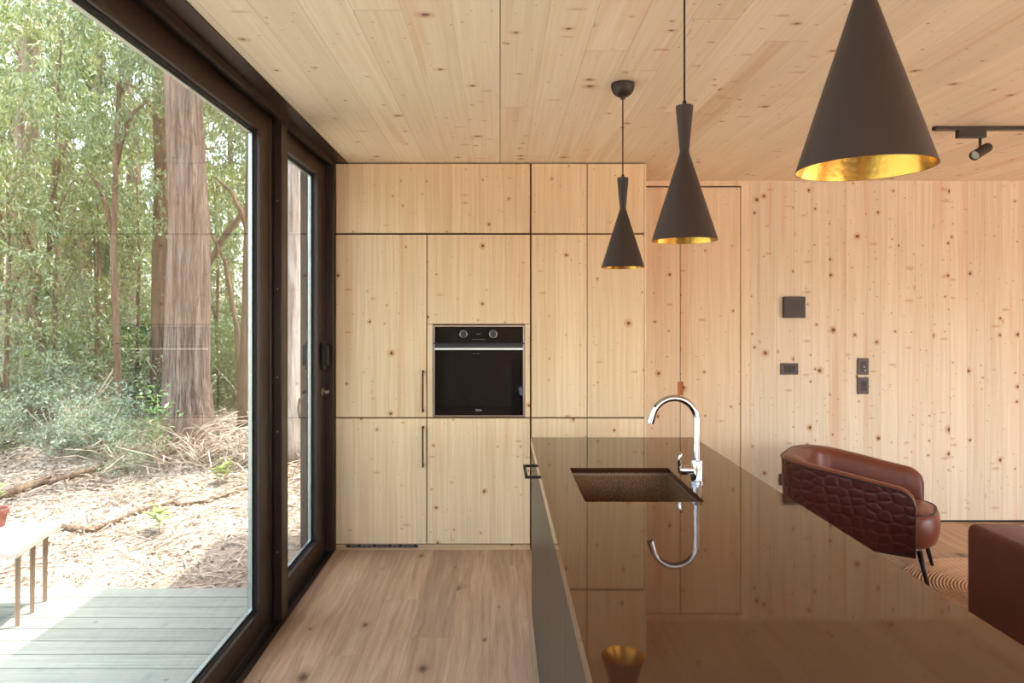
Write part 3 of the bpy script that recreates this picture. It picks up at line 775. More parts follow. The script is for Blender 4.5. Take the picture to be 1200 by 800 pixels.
L = sharp(make('lamp_head', bm, 'black', s, smooth=True), 40)
bm = bmesh.new(); tube(bm, [B2-ax*.014, B2-ax*.012], [.021, .0215], 24)
make('lens', bm, 'spacer', L)

# ------------------------------------------------------------------ wall fittings
wx = lambda px: (px-586)/158.4
wz = lambda py: EYE-(py-369)/158.4
def fit(name, label, cat, x0, x1, y0, y1, depth=.012):
    t = thing(name, label, cat, (wx((x0+x1)/2), YF, wz(y1)))
    make('plate', boxes((wx(x0), wx(x1), YF-depth, YF-.0003, wz(y1), wz(y0))), 'dark_grey' if depth < .02 else 'black', t, bevel=.0025)
    return t
t = fit('thermostat', 'square black control panel, highest fitting on the knotty wall', 'thermostat', 916.8, 941.8, 347.6, 372.2, .032)
t = fit('light_switch', 'horizontal charcoal double switch below the square black panel', 'light switch', 914.3, 934.8, 425.3, 438.6)
for a, b in ((918.6, 924.2), (924.7, 930.4)):
    make('rocker', boxes((wx(a), wx(b), YF-.0155, YF-.0122, wz(436), wz(428.2))), 'black_in', t, bevel=.001)
t = fit('wall_socket', 'upper upright charcoal socket of the stacked pair, with two bright points', 'socket', 1004.2, 1017.2, 419.4, 438.8)
ins = make('insert', boxes((wx(1007.8), wx(1014.4), YF-.014, YF-.0122, wz(435.6), wz(423))), 'black_in', t, bevel=.001)
bm = bmesh.new()
for px, py in ((1011.6, 429.6), (1012.6, 433.8)): tube(bm, [(wx(px), YF-.0142, wz(py)), (wx(px), YF-.0165, wz(py))], .006, 12)
make('contact', bm, 'mark', ins)
t = fit('wall_socket', 'lower upright charcoal socket of the stacked pair, with a round dark hole', 'socket', 1004.2, 1017.2, 441.9, 461.4)
ins = make('insert', boxes((wx(1007.8), wx(1014.6), YF-.014, YF-.0122, wz(458), wz(445.5))), 'black_in', t, bevel=.001)
bm = bmesh.new(); tube(bm, [(wx(1011.6), YF-.0142, wz(449.5)), (wx(1011.6), YF-.0152, wz(449.5))], .012, 20); make('socket_hole', bm, 'gasket', ins)
t = fit('wall_socket', 'low charcoal socket near the floor, half hidden behind the leather armchair', 'socket', 912.8, 926, 554.8, 568.2)
make('insert', boxes((wx(915.4), wx(923), YF-.014, YF-.0122, wz(565.5), wz(557.5))), 'black_in', t, bevel=.001)

# ------------------------------------------------------------------ rug
t = thing('round_rug', 'round braided jute rug on the oak floor in front of the armchair', 'rug', (2.86, 3.66, 0))
t.empty_display_size = .05
bm = bmesh.new(); prof = [(0, .001)]
n = 36; w_ = .62/n
prof = [(0.0, .0105)]
for i in range(n):
    for k, h in ((.15, .0075), (.5, .0125), (.85, .0075)): prof.append(((i+k)*w_, h))
prof += [(.622, .004), (.62, .001), (0, .001)]
lathe(bm, prof, 96)
rg = make('braided_disc', bm, 'jute', t, smooth=True, local=True)

# ------------------------------------------------------------------ armchair
fv = Vector((.82, -.572)).normalized(); rz = math.atan2(fv.y, fv.x)
t = thing('armchair', 'brown leather tub armchair with quilted outer shell and thin dark legs', 'armchair', (2.30, 4.107, 0), rz)
# local frame: +x forward, +y = far side
def shell_path(n=64, inset=0):
    a, b, xf, xb, rc = .335-inset, .56-inset, .19, -.512+inset, .21-inset*.9
    pts = []
    L1 = xf-(xb+rc); 
    segs = []
    # near side from the front to the back corner, back, far side
    arc = pi/2*rc; back = 2*(a-rc)
    tot = 2*L1+2*arc+back
    for i in range(n+1):
        s = tot*i/n
        if s <= L1: p = (xf-s, -a); nn = (0, -1)
        elif s <= L1+arc:
            an = (s-L1)/rc; p = (xb+rc-rc*sin(an), -a+rc-rc*cos(an)); nn = (-sin(an), -cos(an))
        elif s <= L1+arc+back:
            u = s-L1-arc; p = (xb, -a+rc+u); nn = (-1, 0)
        elif s <= L1+2*arc+back:
            an = (s-L1-arc-back)/rc; p = (xb+rc-rc*cos(an), a-rc+rc*sin(an)); nn = (-cos(an), sin(an))
        else:
            u = s-L1-2*arc-back; p = (xb+rc+u, a); nn = (0, 1)
        pts.append((p, nn, s/tot, s))
    return pts
def top_h(f):
    e = max(0, min(f, 1-f))/.5       # 0 at arm fronts, 1 at the back
    return .555+.095*(sin(min(1, e*1.15)*pi/2)**1.3)
NPTH = 170
path = shell_path(NPTH)
bot = .205
def rowpts(p, nn, f):
    h = top_h(f)
    fl = .012+.02*sin(pi*f)   # the back leans out a little
    # rounded ends at the front of the arms
    e = max(0, min(f, 1-f))
    drop = .075*(1-sqrt(max(0, 1-(1-e/.045)**2))) if e < .045 else 0
    h -= drop
    q = lambda off, z, l: (p[0]+nn[0]*(off+l*(z-bot)/.45), p[1]+nn[1]*(off+l*(z-bot)/.45), z)
    return h, fl, q
bm = bmesh.new(); uvl = bm.loops.layers.uv.new('UVMap')
NV = 14; grid = []
for (p, nn, f, s) in path:
    h, fl, q = rowpts(p, nn, f)
    col = []
    for j in range(NV+1):
        v = j/NV; z = bot+(h-bot)*v
        bul = .008*sin(pi*v)
        col.append((bm.verts.new(q(bul, z, fl)), s, z))
    grid.append(col)
for i in range(NPTH):
    for j in range(NV):
        qd = [grid[i][j], grid[i+1][j], grid[i+1][j+1], grid[i][j+1]]
        fc = bm.faces.new([x[0] for x in qd])
        for lp, x in zip(fc.loops, qd): lp[uvl].uv = (x[1], x[2]*1.15)
o = make('outer_shell', bm, 'leather_out', t, smooth=True, local=True)
# inner upholstery: over the top, down the inside, closed at the arm fronts and underneath
bm = bmesh.new(); grid = []
TH = .085
for (p, nn, f, s) in path:
    h, fl, q = rowpts(p, nn, f)
    thick = TH+.05*sin(pi*f)
    prof = [(-.001, h-.001), (-.012, h+.010), (-.03, h+.016), (-thick*.6, h+.014), (-thick*.88, h+.002), (-thick, h-.03), (-thick-.004, h-.12), (-thick-.002, .32), (-thick+.02, bot+.02), (-.004, bot)]
    grid.append([bm.verts.new(q(a, z, fl)) for a, z in prof])
for i in range(NPTH):
    for j in range(len(grid[0])-1): bm.faces.new((grid[i][j], grid[i][j+1], grid[i+1][j+1], grid[i+1][j]))
bm.faces.new(grid[0]); bm.faces.new(list(reversed(grid[-1])))
o = make('upholstery', bm, 'leather_in', t, smooth=True, local=True)
# piping along the top outer edge and down the arm fronts and bottom
bm = bmesh.new()
edge = []
for (p, nn, f, s) in path:
    h, fl, q = rowpts(p, nn, f); edge.append(q(.001, h+.002, fl))
p, nn, f, s = path[0]; h, fl, q = rowpts(p, nn, f)
down0 = [q(.001, z, fl) for z in np.linspace(bot, h-.01, 8)]
p, nn, f, s = path[-1]; h, fl, q = rowpts(p, nn, f)
down1 = [q(.001, z, fl) for z in np.linspace(h-.01, bot, 8)]
tube(bm, down0+edge+down1, .0048, 8)
low = [rowpts(p, nn, f)[2](.001, bot, 0) for (p, nn, f, s) in path]
tube(bm, low, .0045, 8)
make('piping', bm, 'piping', t, smooth=True, local=True)
# seat: deep rounded cushion bulging forward between and beyond the arms
def seat_outline(grow, n=64):
    hw, xf, xb = .245+grow, .285+grow, -.40
    pts = []
    for i in range(n):
        a = 2*pi*i/n
        ex = 3.0
        cx_, sx_ = cos(a), sin(a)
        rx = (xf-xb)/2; px = (xf+xb)/2
        pts.append((px+rx*math.copysign(abs(cx_)**(2/ex), cx_), hw*math.copysign(abs(sx_)**(2/ex), sx_)))
    return pts
bm = bmesh.new(); rings = []
for g, z in ((-.09, .2), (-.035, .203), (-.008, .225), (.006, .27), (.010, .32), (.004, .37), (-.006, .395), (-.03, .408), (-.10, .417), (-.18, .420)):
    rings.append([bm.verts.new((x, y, z)) for x, y in seat_outline(g)])
for a, b in zip(rings, rings[1:]):
    for k in range(64): bm.faces.new((a[k], a[(k+1) % 64], b[(k+1) % 64], b[k]))
bm.faces.new(rings[-1]); bm.faces.new(list(reversed(rings[0])))
st = make('seat', bm, 'leather_seat', t, smooth=True, local=True)
bm = bmesh.new(); o_ = seat_outline(-.012); tube(bm, [(x, y, .402) for x, y in o_]+[(o_[0][0], o_[0][1], .402)], .0045, 8, caps=False)
make('seat_piping', bm, 'piping', st, smooth=True, local=True)
for (x0, y0, x1, y1) in ((.20, -.19, .245, -.222), (.20, .19, .245, .222), (-.33, -.17, -.40, -.2), (-.33, .17, -.40, .2)):
    bm = bmesh.new(); tube(bm, [(x0, y0, .206), (x1, y1, .013 if x0 > 0 and y0 < 0 else .001)], [.016, .009], 14)
    make('leg', bm, 'leg_black', t, smooth=True, local=True)
# ------------------------------------------------------------------ sofa (its back turned to the island)
t = thing('sofa', 'dark brown suede sofa with boxy rounded back, turned away from the kitchen island', 'sofa', (2.55, 2.1, 0))
def rbox(x0, x1, y0, y1, z0, z1, nx=6):
    bm = bmesh.new(); box(bm, x0, x1, y0, y1, z0, z1); return bm
X0 = 2.04
make('backrest', rbox(X0, X0+.24, 1.0, 3.0, .06, .622), 'suede', t, smooth=True, bevel=.035, seg=5)
make('armrest', rbox(X0+.242, X0+.92, 2.76, 2.99, .06, .58), 'suede', t, smooth=True, bevel=.035, seg=5)
make('armrest', rbox(X0+.242, X0+.92, 1.01, 1.24, .06, .58), 'suede', t, smooth=True, bevel=.035, seg=5)
make('seat_base', rbox(X0+.242, X0+.90, 1.242, 2.758, .06, .26), 'suede', t, smooth=True, bevel=.02, seg=3)
for a, b in ((1.245, 1.998), (2.002, 2.755)):
    make('seat_cushion', rbox(X0+.245, X0+.93, a, b, .262, .42), 'suede_cushion', t, smooth=True, bevel=.04, seg=5)
for x in (X0+.08, X0+.82):
    for y in (1.1, 2.9):
        bm = bmesh.new(); tube(bm, [(x, y, .062), (x, y, .001)], [.022, .018], 14); make('leg', bm, 'leg_black', t, smooth=True)

# ================================================================== OUTSIDE
from mathutils import noise as mn
def G(x, y):
    z = -.46
    z += .095*max(0, min(y, 14)-5.2)
    z += .06*max(0, min(-x-5, 10))
    z += .13*mn.noise(Vector((x*.35, y*.35, 0)))*min(1, max(0, (y-4.5)/3)) + .05*mn.noise(Vector((x*1.3, y*1.3, 3)))
    if x > -1.6: z = z
    return z
def ground():
    bm = bmesh.new()
    xs = list(np.arange(-60, -12, 2.4))+list(np.arange(-12, 4, .2))+list(np.arange(4, 40, 2.4))
    ys = list(np.arange(-30, 3, 2.4))+list(np.arange(3.8, 15, .2))+list(np.arange(15, 70, 2.5))
    V = [[None]*len(ys) for _ in xs]
    for i, x in enumerate(xs):
        for j, y in enumerate(ys):
            V[i][j] = bm.verts.new((x, y, G(x, y) if x < 3 or y > 7 else -.46))
    for i in range(len(xs)-1):
        for j in range(len(ys)-1): bm.faces.new((V[i][j], V[i+1][j], V[i+1][j+1], V[i][j+1]))
    return bm
struct('ground', ground(), 'ground', smooth=True)
# deck: boards along X
DZT = -.07
bm = bmesh.new(); y = 4.0; k = 0
while y > -3.2:
    box(bm, -7.0, -1.245, y-.1235, y, DZT-.027, DZT); y -= .13
bm2 = bm
struct('deck', bm2, 'deck', bevel=.002)
bm = boxes((-7.0, -1.26, 3.93, 3.985, DZT-.2, DZT-.028), (-7.0, -1.26, -3.1, -3.05, DZT-.2, DZT-.028))
for x in np.arange(-6.9, -1.2, .6): box(bm, x, x+.045, -3.05, 3.93, DZT-.19, DZT-.028)
struct('deck_joists', bm, 'bark_brown')
# bench with potted plant
t = thing('outdoor_bench', 'low pale wooden bench with slim legs standing on the sunlit deck', 'bench', (-3.2, 3.64, DZT))
e = Vector((-.1, .495, 0)).normalized(); l = Vector((-.985, -.17, 0)).normalized()
c0 = Vector((-2.395, 3.385, 0)); ztop = .352
def slab(bm, o, u, v, lu, lv, z0, z1):
    vs = []
    for z in (z0, z1):
        for a, b in ((0, 0), (lu, 0), (lu, lv), (0, lv)): 
            p = o+u*a+v*b; vs.append(bm.verts.new((p.x, p.y, z)))
    for f in ((0, 3, 2, 1), (4, 5, 6, 7), (0, 1, 5, 4), (1, 2, 6, 5), (2, 3, 7, 6), (3, 0, 4, 7)): bm.faces.new([vs[i] for i in f])
bm = bmesh.new()
l = Vector((-1, 0.0, 0)); 
slab(bm, c0, l, e, 1.5, .50, ztop-.03, ztop)
make('bench_top', bm, 'bench_wood', t, bevel=.004)
legs = []
for off in (.06, 1.40):
    for v in (.13, .29, .44):
        p = c0+l*off+e*v
        bm = bmesh.new(); tube(bm, [(p.x, p.y, ztop-.031), (p.x-.003, p.y, DZT+.001)], [.017, .013], 4)
        make('leg', bm, 'bench_leg', t)
    a, b = c0+l*off+e*.13, c0+l*off+e*.44
    bm = bmesh.new(); tube(bm, [(a.x, a.y, ztop-.05), (b.x, b.y, ztop-.05)], .012, 8); make('rail', bm, 'bench_leg', t)
pp = (-2.81, 3.80, ztop+.0005)
t = thing('potted_plant', 'small leafy plant in a terracotta pot on the outdoor bench', 'potted plant', pp)
bm = bmesh.new(); lathe(bm, [(0, 0), (.045, 0), (.058, .075), (.066, .076), (.068, .1), (.06, .1), (.054, .085), (0, .083)], 28)
sharp(make('pot', bm, 'terracotta', t, smooth=True, local=True), 50)
bm = bmesh.new(); lathe(bm, [(0, .088), (.053, .087)], 20); make('soil', bm, 'soil', t, local=True)

# ---------------- leaves
def leaf_mesh(name, centers, dirs, normals, L, W, mat, fold=.0):
    n = len(centers)
    side = np.cross(dirs, normals); side /= np.linalg.norm(side, axis=1)[:, None]+1e-9
    L = L[:, None]; W = W[:, None]
    nn = np.cross(side, dirs)
    v = np.empty((n, 4, 3))
    v[:, 0] = centers; v[:, 1] = centers+dirs*L*.42+side*W*.5
    v[:, 2] = centers+dirs*L - nn*L*.08; v[:, 3] = centers+dirs*L*.42-side*W*.5
    v[:, 1] += nn*W*.15; v[:, 3] += nn*W*.15
    me = bpy.data.meshes.new(name)
    me.vertices.add(n*4); me.vertices.foreach_set('co', v.reshape(-1))
    me.loops.add(n*4); me.loops.foreach_set('vertex_index', np.arange(n*4, dtype=np.int32))
    me.polygons.add(n); me.polygons.foreach_set('loop_start', np.arange(0, n*4, 4, dtype=np.int32)); me.polygons.foreach_set('loop_total', np.full(n, 4, dtype=np.int32))
    me.update(); me.validate()
    me.materials.append(M[mat])
    return me
def foliage(name, seed, nblob, R3, sprigs, per, L, W, mat, droop=.6, blob_r=.5, hang=.25):
    """clumps of drooping leaves inside an ellipsoid of radii R3"""
    rs = np.random.RandomState(seed)
    R3 = np.array(R3)
    b = rs.normal(size=(nblob, 3)); b /= np.linalg.norm(b, axis=1)[:, None]; b *= rs.uniform(.25, 1, (nblob, 1))**.6
    b *= R3
    s = np.repeat(b, sprigs, axis=0)+rs.normal(size=(nblob*sprigs, 3))*blob_r*np.array([1, 1, .7])*.55
    sd = rs.normal(size=s.shape)*np.array([1, 1, .5]); sd[:, 2] -= droop*.6; sd /= np.linalg.norm(sd, axis=1)[:, None]
    c = np.repeat(s, per, axis=0); d0 = np.repeat(sd, per, axis=0)
    tt = rs.uniform(0, 1, (len(c), 1))
    c = c+d0*tt*hang+rs.normal(size=c.shape)*.03
    d = d0*.5+rs.normal(size=c.shape)*.55; d[:, 2] -= droop; d /= np.linalg.norm(d, axis=1)[:, None]
    nr = rs.normal(size=c.shape); 
    Ls = L*rs.uniform(.6, 1.25, len(c)); Ws = W*rs.uniform(.7, 1.3, len(c))
    return leaf_mesh(name, c, d, nr, Ls, Ws, mat)
def add(name, me, parent, loc, rz=0, scale=1.0, kind=None):
    o = bpy.data.objects.new(name, me); COL.objects.link(o)
    o.location = loc; o.rotation_euler = (0, 0, rz); o.scale = scale if hasattr(scale, '__len__') else (scale,)*3
    o.parent = parent
    return o
FOL = [foliage('crown_leaves', 11+i, 11, (1.6, 1.6, 1.8), 19, 11, .125, .03, 'leaf', .8, .38, .32) for i in range(4)]
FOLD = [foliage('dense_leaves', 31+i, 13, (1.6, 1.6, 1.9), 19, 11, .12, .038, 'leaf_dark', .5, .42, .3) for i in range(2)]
SHR = [foliage('shrub_leaves', 51+i, 12, (.62, .62, .45), 22, 10, .062, .019, 'leaf_blue', .1, .3, .16) for i in range(3)]
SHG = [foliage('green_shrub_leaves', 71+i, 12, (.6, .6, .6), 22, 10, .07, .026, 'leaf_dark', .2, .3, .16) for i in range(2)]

def trunk_mesh(pts, rad, seg=20, seed=0, branches=(), amp=.1):
    """pts relative to the tree's base"""
    bm = bmesh.new()
    # resample
    P_ = [Vector(p) for p in pts]; out, rr = [], []
    for i in range(len(P_)-1):
        n = max(2, int((P_[i+1]-P_[i]).length/.18))
        for k in range(n):
            u = k/n; out.append(P_[i].lerp(P_[i+1], u)); rr.append(rad[i]*(1-u)+rad[i+1]*u)
    out.append(P_[-1]); rr.append(rad[-1])
    def jit(i, k, sg):
        a = 2*pi*k/sg
        return 1+amp*mn.noise(Vector((cos(a)*2.2+seed, sin(a)*2.2, out[i].z*.5)))+amp*.5*mn.noise(Vector((cos(a)*5, sin(a)*5+seed, out[i].z*1.2)))
    tube(bm, out, rr, seg, True, jit)
    for (bp, br) in branches: tube(bm, bp, br, 8, True)
    return bm
def tree(label, base, pts_px, D, r, mat, leaves=(), group=None, extra=(), amp=.1, seed=0, topz=9.0, name='eucalyptus_tree'):
    """pts_px: pixel track of the trunk at distance D; r radii per point; leaves: (dx,dy,dz,variant,scale)"""
    pw = [P(px, py, D) for px, py in pts_px]
    b = pw[0].copy(); g = G(b.x, b.y); 
    b.z = g-.02
    rel = [Vector((0, 0, 0))]+[p-b for p in pw[1:]] if pw[0].z-g < .3 else [Vector((0, 0, 0))]+[p-b for p in pw]
    rr = list(r) if len(rel) == len(r) else [r[0]]+list(r)
    dirv = (rel[-1]-rel[-2]).normalized()
    k = (topz-rel[-1].z)/max(.3, dirv.z)
    if k > 0: rel.append(rel[-1]+dirv*k); rr.append(rr[-1]*.45)
    t = thing(name, label, 'tree', b, 0, group)
    brs = []
    rnd = random.Random(seed+5)
    for (dx, dy, dz, var, scl) in leaves:
        # a branch from the trunk to each leaf mass
        tz = max(.8, dz-rnd.uniform(.6, 1.4)); i = 0
        while i < len(rel)-2 and rel[i+1].z < tz: i += 1
        u = (tz-rel[i].z)/max(.01, rel[i+1].z-rel[i].z); st_ = rel[i].lerp(rel[i+1], min(1, max(0, u)))
        en = Vector((dx, dy, dz)); mid = st_.lerp(en, .5)+Vector((0, 0, .25))
        brs.append(([st_, st_.lerp(mid, .5)+Vector((0, 0, .1)), mid, mid.lerp(en, .6), en], [.045*scl, .035, .028, .018, .006]))
    make('trunk', trunk_mesh(rel, rr, 20 if r[0] > .1 else 10, seed, brs+list(extra), amp), mat, t, smooth=True, local=True)
    for (dx, dy, dz, var, scl) in leaves:
        me = (FOL+FOLD)[var]
        add('foliage', me, t, (dx, dy, dz), rnd.uniform(0, 6.28), scl)
    return t
# big stringybark by the clearing
sproots = []
for a in range(7):
    an = a*2*pi/7+.3
    sproots.append(([Vector((cos(an)*.12, sin(an)*.12, .32)), Vector((cos(an)*.3, sin(an)*.3, .1)), Vector((cos(an)*.52, sin(an)*.52, -.02))], [.13, .1, .04]))
tree('thick pale stringybark trunk with flared base at the edge of the clearing', None, [(221, 521), (221, 490), (220, 440), (221, 380), (221, 260), (217, 160), (214, 60), (212, -60)], 8.6, [.36, .31, .275, .262, .245, .225, .21, .18], 'bark', leaves=[(-1.2, .3, 6.2, 0, 1.0), (1.2, .6, 6.8, 1, 1.0), (.2, -.3, 8.2, 2, 1.1), (-.7, .8, 4.9, 3, .55)], extra=sproots, seed=1, topz=10)
tree('dark straight trunk close behind the flared stringybark', None, [(187, 488), (186, 400), (188, 300), (190, 200), (186, 60)], 10.5, [.155, .125, .115, .11, .1], 'bark_brown', leaves=[(-.9, .2, 5.2, 1, .9), (.7, .6, 4.2, 2, .8), (-.3, .5, 2.9, 3, .55)], seed=2)
tree('pair of fused brown trunks rising from one base behind the low shrubs', None, [(84, 447), (82, 400), (82, 330), (80, 220), (70, 100)], 13.0, [.30, .2, .16, .13, .11], 'bark_grey', leaves=[(-.8, .1, 5.6, 2, 1.1), (.9, .4, 6.6, 0, 1.1), (.3, -.4, 4.3, 1, .8)], extra=[([Vector((.12, 0, 0)), Vector((.24, 0, 1.0)), Vector((.22, .02, 2.4)), Vector((.32, .1, 4.5)), Vector((.5, .2, 7))], [.2, .16, .13, .11, .08])], seed=3)
tree('stout grey trunk wrapped in leaves behind the bench', None, [(22, 468), (20, 400), (26, 300), (30, 200), (34, 90)], 11.0, [.3, .23, .2, .18, .15], 'bark_grey', leaves=[(-.6, .3, 6, 3, 1.1), (.8, -.3, 5.0, 0, .9), (.2, -.4, 3.4, 1, .6)], seed=4)
tree('slim crooked young tree with forking stem near the grey trunk', None, [(50, 470), (48, 400), (40, 350), (48, 320), (58, 290), (62, 220)], 10.2, [.05, .045, .05, .04, .035, .03], 'bark_brown', leaves=[(.5, -.2, 4.0, 2, .7), (-.3, -.3, 2.9, 0, .5)], extra=[([P(44, 352, 10.2)-Vector((P(50, 470, 10.2).x, 10.2, G(P(50, 470, 10.2).x, 10.2))), P(34, 330, 10.2)-Vector((P(50, 470, 10.2).x, 10.2, G(P(50, 470, 10.2).x, 10.2))), P(28, 300, 10.2)-Vector((P(50, 470, 10.2).x, 10.2, G(P(50, 470, 10.2).x, 10.2)))], [.035, .03, .02])], seed=5, topz=6)
tree('thin upright sapling between the fused trunks and the stringybark', None, [(139, 478), (137, 400), (133, 300), (136, 180), (142, 60)], 9.4, [.055, .045, .04, .035, .025], 'bark_brown', leaves=[(.3, .2, 4.6, 3, .8), (-.5, .1, 3.6, 0, .6), (.2, .1, 6.0, 2, .9)], seed=6, topz=7)
tree('brown trunk beside the window stile with a leaning dead branch', None, [(289, 540), (290, 450), (293, 340), (297, 200), (300, 80)], 9.3, [.13, .11, .1, .095, .085], 'bark_brown', leaves=[(-.5, .3, 5.6, 1, .9), (-.8, .8, 3.6, 2, .7), (-.5, 1.2, 6.8, 0, 1.0)], extra=[([Vector((-.2, .3, .0)), Vector((-.24, .3, 1.3)), Vector((-.42, .3, 2.3)), Vector((-.9, .4, 3.2))], [.04, .035, .03, .015]), ([Vector((-.9, .4, 1.9)), Vector((-.5, .4, 2.6)), Vector((.1, .4, 3.4))], [.05, .045, .03])], seed=7)
tree('whitish peeling trunk seen through the narrow glazed door', None, [(332, 540), (332, 450), (333, 330), (333, 190), (334, 80)], 8.2, [.25, .22, .205, .195, .18], 'bark_pale', leaves=[(.8, .5, 5.4, 3, .9), (-.4, .6, 6.6, 1, 1.0)], seed=8)
tree('reddish trunk just behind the peeling one, seen through the narrow door', None, [(356, 525), (357, 440), (358, 350), (361, 230), (364, 100)], 9.8, [.11, .09, .085, .08, .07], 'bark_brown', leaves=[(.7, .4, 4.6, 0, .9), (.9, .6, 3.0, 2, .7)], seed=9)
# leafy young growth between the trunks
UND = [foliage('young_leaves', 131+i, 8, (.75, .75, .8), 16, 9, .10, .027, 'leaf', .5, .3, .25) for i in range(2)]
for i, (px, D, zs, lb) in enumerate(((62, 9.6, (1.3, 2.4, 3.3), 'young leafy tree in front of the fused brown trunks'), (112, 10.4, (1.2, 2.3, 3.2), 'young leafy tree just beside the thin upright sapling'), (160, 11.4, (1.0, 2.2, 3.4), 'young leafy tree to the side of the dark straight trunk'), (252, 10.8, (1.0, 2.1, 3.0), 'young leafy tree in the gap between the stringybark and the window stile'), (6, 9.2, (1.2, 2.2, 3.2), 'young leafy tree in front of the stout grey trunk'), (374, 11.5, (1.2, 2.4, 3.6), 'young leafy tree behind the far edge of the narrow glazed door'))):
    X = (px-586)/F*D
    t = thing('young_tree', lb, 'tree', (X, D, G(X, D)-.02))
    rv = random.Random(300+i); lv_ = [(rv.uniform(-.4, .4), rv.uniform(-.3, .3), z) for z in zs]
    make('trunk', trunk_mesh([(0, 0, 0), (.05, 0, zs[1]), (-.05, .1, zs[2]+.5)], [.035, .026, .012], 8, i, [([Vector((0, 0, z-.7)), Vector((x*.5, y*.5, z-.2)), Vector((x, y, z))], [.018, .013, .005]) for x, y, z in lv_]), 'bark_brown', t, smooth=True, local=True)
    for k, (x, y, z) in enumerate(lv_): add('foliage', UND[(i+k) % 2], t, (x, y, z), rv.uniform(0, 6), .95)
# the stand behind
rb = random.Random(21)
spots = []
for i in range(19):
    D = 13.5+rb.uniform(0, 13)
    X = -D*.78+rb.uniform(0, D*.62)
    spots.append((X, D))
protos = []
for v in range(4):
    t = thing('eucalyptus_tree', 'leafy eucalyptus in the dense stand behind the clearing', 'tree', (0, 0, 0), 0, 'trees of the woodland behind the clearing')
    rv = random.Random(90+v)
    leaves = [(rv.uniform(-1.1, 1.1), rv.uniform(-.9, .9), z) for z in (1.4, 3.6, 5.6, 7.6)]
    brs = [([Vector((0, 0, z-1.2 if z > 1.5 else .4)), Vector((x*.5, y*.5, z-.3)), Vector((x, y, z))], [.05, .035, .01]) for x, y, z in leaves]
    make('trunk', trunk_mesh([(0, 0, -.1), (rv.uniform(-.3, .3), .1, 4), (rv.uniform(-.6, .6), .2, 9.5)], [.17, .12, .06], 10, v, brs), ('bark_brown', 'bark_grey')[v % 2], t, smooth=True, local=True)
    for k, (x, y, z) in enumerate(leaves):
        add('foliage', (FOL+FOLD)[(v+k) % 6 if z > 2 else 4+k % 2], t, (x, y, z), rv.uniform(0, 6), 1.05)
    protos.append(t)
for i, (X, D) in enumerate(spots):
    o = protos[i] if i < 4 else dup(protos[i % 4])
    o.location = (X, D, G(X, D)-.05); o.rotation_euler = (0, 0, rb.uniform(0, 6.28)); s_ = rb.uniform(.85, 1.3); o.scale = (s_, s_, s_)
# woodland around the rest of the house (seen only in reflections and as light and shade)
for i in range(9):
    pass
# understorey shrubs
rs_ = random.Random(5)
shp = []
for v in range(5):
    t = thing('woodland_shrub', '', 'shrub', (0, 0, 0), 0, None)
    bm = bmesh.new()
    rv = random.Random(v)
    for k in range(9):
        a = rv.uniform(0, 6.28); tube(bm, [(0, 0, -.03), (cos(a)*.18, sin(a)*.18, .3), (cos(a)*.42, sin(a)*.42, .5+rv.uniform(0, .3))], [.012, .009, .004], 6)
    make('stems', bm, 'twig', t, smooth=True, local=True)
    add('foliage', (SHR+SHG)[v], t, (0, 0, .45 if v < 3 else .55))
    shp.append(t)
SP = []
for i in range(19):
    D = rs_.uniform(9.2, 13.5); px = rs_.uniform(-60, 270)
    X = (px-586)/F*D
    if px > 175 and D < 9.8: D += 2.5; X = (px-586)/F*D
    SP.append((X, D, rs_.choice([0, 1, 2, 0, 1, 2, 3, 4]), rs_.uniform(.8, 1.35)))
for i in range(12):
    D = rs_.uniform(7.4, 9.0); px = rs_.uniform(-80, 150); SP.append(((px-586)/F*D, D, rs_.choice([0, 1, 2]), rs_.uniform(.5, .85)))
for i in range(10):
    D = rs_.uniform(10.5, 15); px = rs_.uniform(250, 380); SP.append(((px-586)/F*D, D, rs_.choice([0, 3, 4]), rs_.uniform(.9, 1.4)))
used = set()
LB = {0: ('grey green leafy shrub in the thicket at the edge of the clearing', 'grey green shrubs of the thicket'), 1: ('dark green broad-leaved shrub among the trunks behind the clearing', 'dark green shrubs among the trunks')}
for (X, D, v, s_) in SP:
    if v in used: o = dup(shp[v])
    else: o = shp[v]; used.add(v)
    o.location = (X, D, G(X, D)-.02); o.rotation_euler = (0, 0, rs_.uniform(0, 6.28)); o.scale = (s_, s_, s_)
    lb = LB[0 if v < 3 else 1]; o['label'] = lb[0]; o['group'] = lb[1]
# small plants in the open
def seedling(label, px, py, D, h, n, mat, L, W, seed, name='seedling'):
    X = (px-586)/F*D
    t = thing(name, label, 'plant', (X, D, G(X, D)-.01))
    rv = random.Random(seed); bm = bmesh.new()
    tube(bm, [(0, 0, 0), (.01, 0, h*.5), (.0, .01, h)], [.006, .005, .003], 6)
    make('stem', bm, 'twig', t, smooth=True, local=True)
    r = np.random.RandomState(seed)
    zz = r.uniform(.35*h, h*1.02, n); a = r.uniform(0, 6.28, n)
    c = np.stack([np.cos(a)*.01, np.sin(a)*.01, zz], 1)+r.normal(size=(n, 3))*h*.08
    d = np.stack([np.cos(a), np.sin(a), r.uniform(-.1, .7, n)], 1); d /= np.linalg.norm(d, axis=1)[:, None]
    nr = np.tile([0, 0, 1.0], (n, 1))+r.normal(size=(n, 3))*.3
    add('foliage', leaf_mesh('seedling_leaves', c, d, nr, L*r.uniform(.6, 1.2, n), W*r.uniform(.8, 1.2, n), mat), t, (0, 0, 0))
    return t
seedling('leafy green sapling standing against the base of the stringybark', 184, 0, 7.7, .85, 170, 'leaf_bright', .09, .04, 1)
seedling('small bright green seedling in the bare litter near the deck', 186, 0, 6.0, .26, 44, 'leaf_bright', .1, .035, 2)
